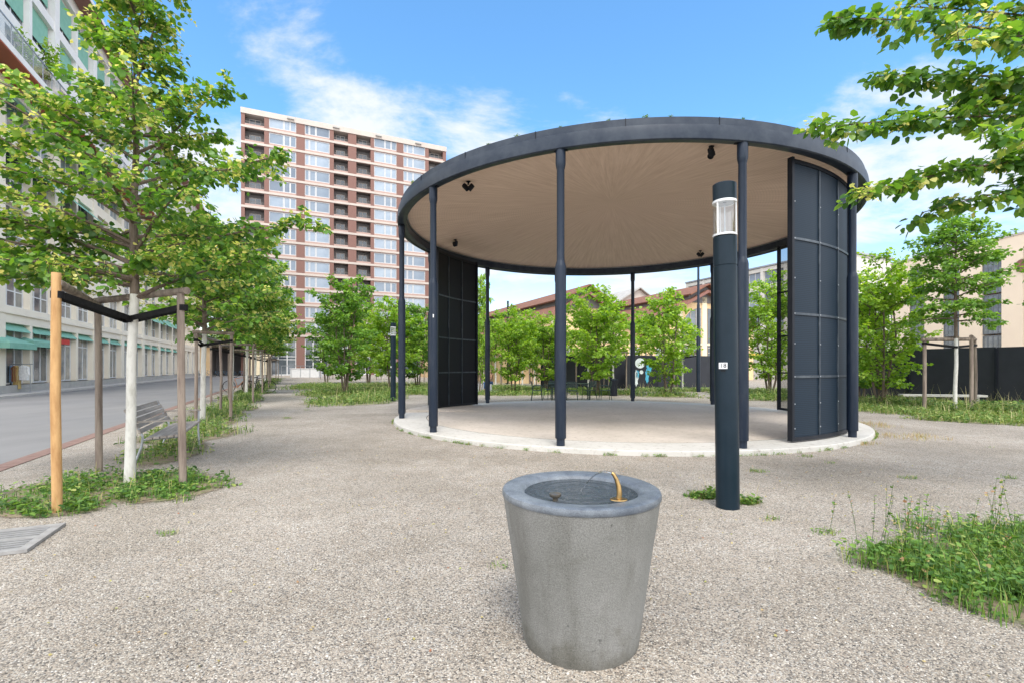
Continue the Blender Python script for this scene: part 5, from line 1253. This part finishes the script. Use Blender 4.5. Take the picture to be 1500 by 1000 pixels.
# ------------------------------------------------------------------ shop parasols, clothes rack
def parasol(label, p, Z, w_, z, rz):
    t = thing('parasol', label, 'parasol', (px(p, Z), Z, 0), rz, 'green parasols by the shop')
    MB().tube([(0, 0, 0), (0, 0, z + .75)], .03, 8).build('pole', M['white'], t); MB().lathe([(.3, 0), (.3, .06), (.04, .09)], 16).build('base', M['plinth'], t)
    c_ = MB(); h = w_ / 2; ring = [(-h, -h), (h, -h), (h, h), (-h, h)]
    c_.add([(x, y, z) for x, y in ring] + [(0, 0, z + .7)] + [(x, y, z - .30) for x, y in ring] + [(x * .99, y * .99, z - .02) for x, y in ring] + [(0, 0, z + .67)], [(0, 1, 4), (1, 2, 4), (2, 3, 4), (3, 0, 4), (0, 5, 6, 1), (1, 6, 7, 2), (2, 7, 8, 3), (3, 8, 5, 0), (10, 9, 13), (11, 10, 13), (12, 11, 13), (9, 12, 13)])
    c_.build('canopy', M['awning'], t); r_ = MB()
    for x, y in ring: r_.tube([(x * .97, y * .97, z - .03), (0, 0, z + .62)], .012, 5); r_.tube([(x * .5, y * .5, z + .28), (0, 0, z - .1)], .01, 5)
    r_.build('ribs', M['navydark'], t)
parasol('green parasol over the clothes rack, reaching furthest right', 12, 28.5, 3.6, 2.95, ANG_D)
parasol('second green parasol, lower and cut by the left border', -18, 25.5, 2.9, 2.75, ANG_D)
rk = thing('clothes_rack', 'clothes rack with garments on hangers in front of the shop', 'clothes rack', (px(11, 26.4), 26.6, 0), R(6))
m_ = MB(); m_.tube([(-1.1, 0, 1.65), (1.1, 0, 1.65)], .018, 8)
for x in (-.95, .95): m_.tube([(x, 0, 1.65), (x, 0, .12)], .016, 8); m_.tube([(x, -.28, .05), (x, 0, .13), (x, .28, .05)], .014, 6)
m_.tube([(-.95, 0, .3), (.95, 0, .3)], .012, 6)
for x in (-.95, .95):
    for y in (-.28, .28): m_.lathe([(.001, -.03), (.04, -.03), (.04, .03), (.001, .03)], 10, (x, y, .04))
m_.build('rail', M['steel'], rk)
def garment(label, x, w_, z1, z0, col, sl=True, nm='garment'):
    m_ = MB(); y = U(-.03, .03); f = 8
    prof = [(-w_ / 2, z1 - .06), (0, z1 + .02), (w_ / 2, z1 - .06), (w_ / 2 * 1.05, z0), (-w_ / 2 * 1.05, z0)]
    n = 12; vs = []
    for k in range(n + 1):
        q = -1 + 2 * k / n; xx_ = q * w_ / 2; top = z1 - .07 * abs(q); yy_ = .035 * math.sin(k * 1.9)
        vs += [(xx_, y - .05 + yy_, top), (xx_ * 1.08, y - .06 + yy_ * 1.6, z0 + .02 * math.sin(k)), (xx_ * 1.08, y + .06 + yy_ * 1.6, z0 + .02 * math.sin(k)), (xx_, y + .05 + yy_, top)]
    fs_ = []
    for k in range(n):
        for j in range(4): fs_.append((k * 4 + j, k * 4 + (j + 1) % 4, (k + 1) * 4 + (j + 1) % 4, (k + 1) * 4 + j))
    fs_ += [(0, 3, 2, 1), (n * 4, n * 4 + 1, n * 4 + 2, n * 4 + 3)]; m_.add(vs, fs_)
    if sl:
        for s_ in (-1, 1): m_.tube([(s_ * w_ * .48, y, z1 - .1), (s_ * w_ * .62, y, z1 - .55)], [.07, .05], 8)
    t = m_.build('garment', cloth('cloth', col), None, True, rk.location + Vector((x, 0, 0))); tag(t, label, 'garment', 'garments hanging on the clothes rack')
garment('white shirt at the right end of the clothes rack', .74, .42, 1.58, .78, (.75, .75, .74)); garment('second white shirt, left of the first on the rack', .56, .36, 1.57, .80, (.70, .71, .72))
garment('long mustard dress on the clothes rack', .32, .32, 1.57, .30, (.50, .36, .14), False); garment('rust brown top on the clothes rack', .20, .26, 1.57, .7, (.32, .12, .07))
garment('light blue denim shirt on the clothes rack', -.02, .36, 1.58, .65, (.22, .34, .48)); garment('long black coat on the clothes rack', -.26, .40, 1.58, .22, (.015, .016, .02))

# ------------------------------------------------------------------ bicycles
def bicycle(label, loc, rz, col, g):
    b = thing('bicycle', label, 'bicycle', loc, rz, g); mt = pm('bike_paint', col, None, 5, .35)
    def ring(x):
        m_ = MB(); n = 28; pts = [(x + .34 * math.cos(2 * PI * i / n), 0, .35 + .34 * math.sin(2 * PI * i / n)) for i in range(n + 1)]; m_.tube(pts, .018, 6, False)
        for i in range(8): a = PI * i / 8; m_.tube([(x + .33 * math.cos(a), 0, .35 + .33 * math.sin(a)), (x - .33 * math.cos(a), 0, .35 - .33 * math.sin(a))], .003, 3, False)
        return m_
    for x in (-.52, .52): ring(x).build('wheel', M['rubber'], b)
    bb, st, hd_ = (-.06, 0, .28), (-.20, 0, .82), (.34, 0, .88)
    m_ = MB(); m_.tube([bb, st], .016, 7); m_.tube([st, hd_], .016, 7); m_.tube([bb, (.36, 0, .78)], .018, 7); m_.tube([(-.52, 0, .35), bb], .011, 6); m_.tube([(-.52, 0, .35), (-.18, 0, .76)], .010, 6); m_.tube([(.31, 0, .98), (.38, 0, .70), (.52, 0, .35)], .015, 7); m_.build('frame', mt, b)
    MB().tube([(.30, -.27, 1.0), (.36, -.2, 1.02), (.31, 0, .98), (.36, .2, 1.02), (.30, .27, 1.0)], .012, 6).build('handlebar', M['rubber'], b)
    MB().add([(-.34, -.06, .90), (-.34, .06, .90), (-.08, .015, .91), (-.08, -.015, .91), (-.32, -.05, .86), (-.32, .05, .86), (-.09, .01, .88), (-.09, -.01, .88)], [(0, 1, 2, 3), (7, 6, 5, 4), (0, 4, 5, 1), (1, 5, 6, 2), (2, 6, 7, 3), (3, 7, 4, 0)]).build('saddle', M['rubber'], b)
    return b
g_ = 'bicycles leaning among the road-row trees'
bicycle('dark bicycle parked among the road row stakes, furthest right', NL * 1.6 + D * 31.5, R(20), (.02, .02, .02), g_)
bicycle('black bicycle between the fourth and fifth stakes of the row', NL * 2.1 + D * 34, R(-15), (.03, .03, .035), g_)
bicycle('orange bicycle behind the third set of stakes', NL * 2.8 + D * 33, R(10), (.5, .16, .03), g_)
bk0 = bicycle('first bicycle parked at the dark passage, at the left end', NL * 12.6 + D * 88, ANG_D + R(60), (.1, .2, .3), 'bicycles parked at the far end of the road')
for i, c_ in enumerate(('second from the left', 'third from the left', 'fourth from the left', 'fifth from the left', 'at the right end')):
    dup(bk0, NL * (11.5 - i * 1.1) + D * (88.3 + .2 * i), ANG_D + R(60 + 7 * (i % 3)), 'bicycle parked at the dark passage, ' + c_)
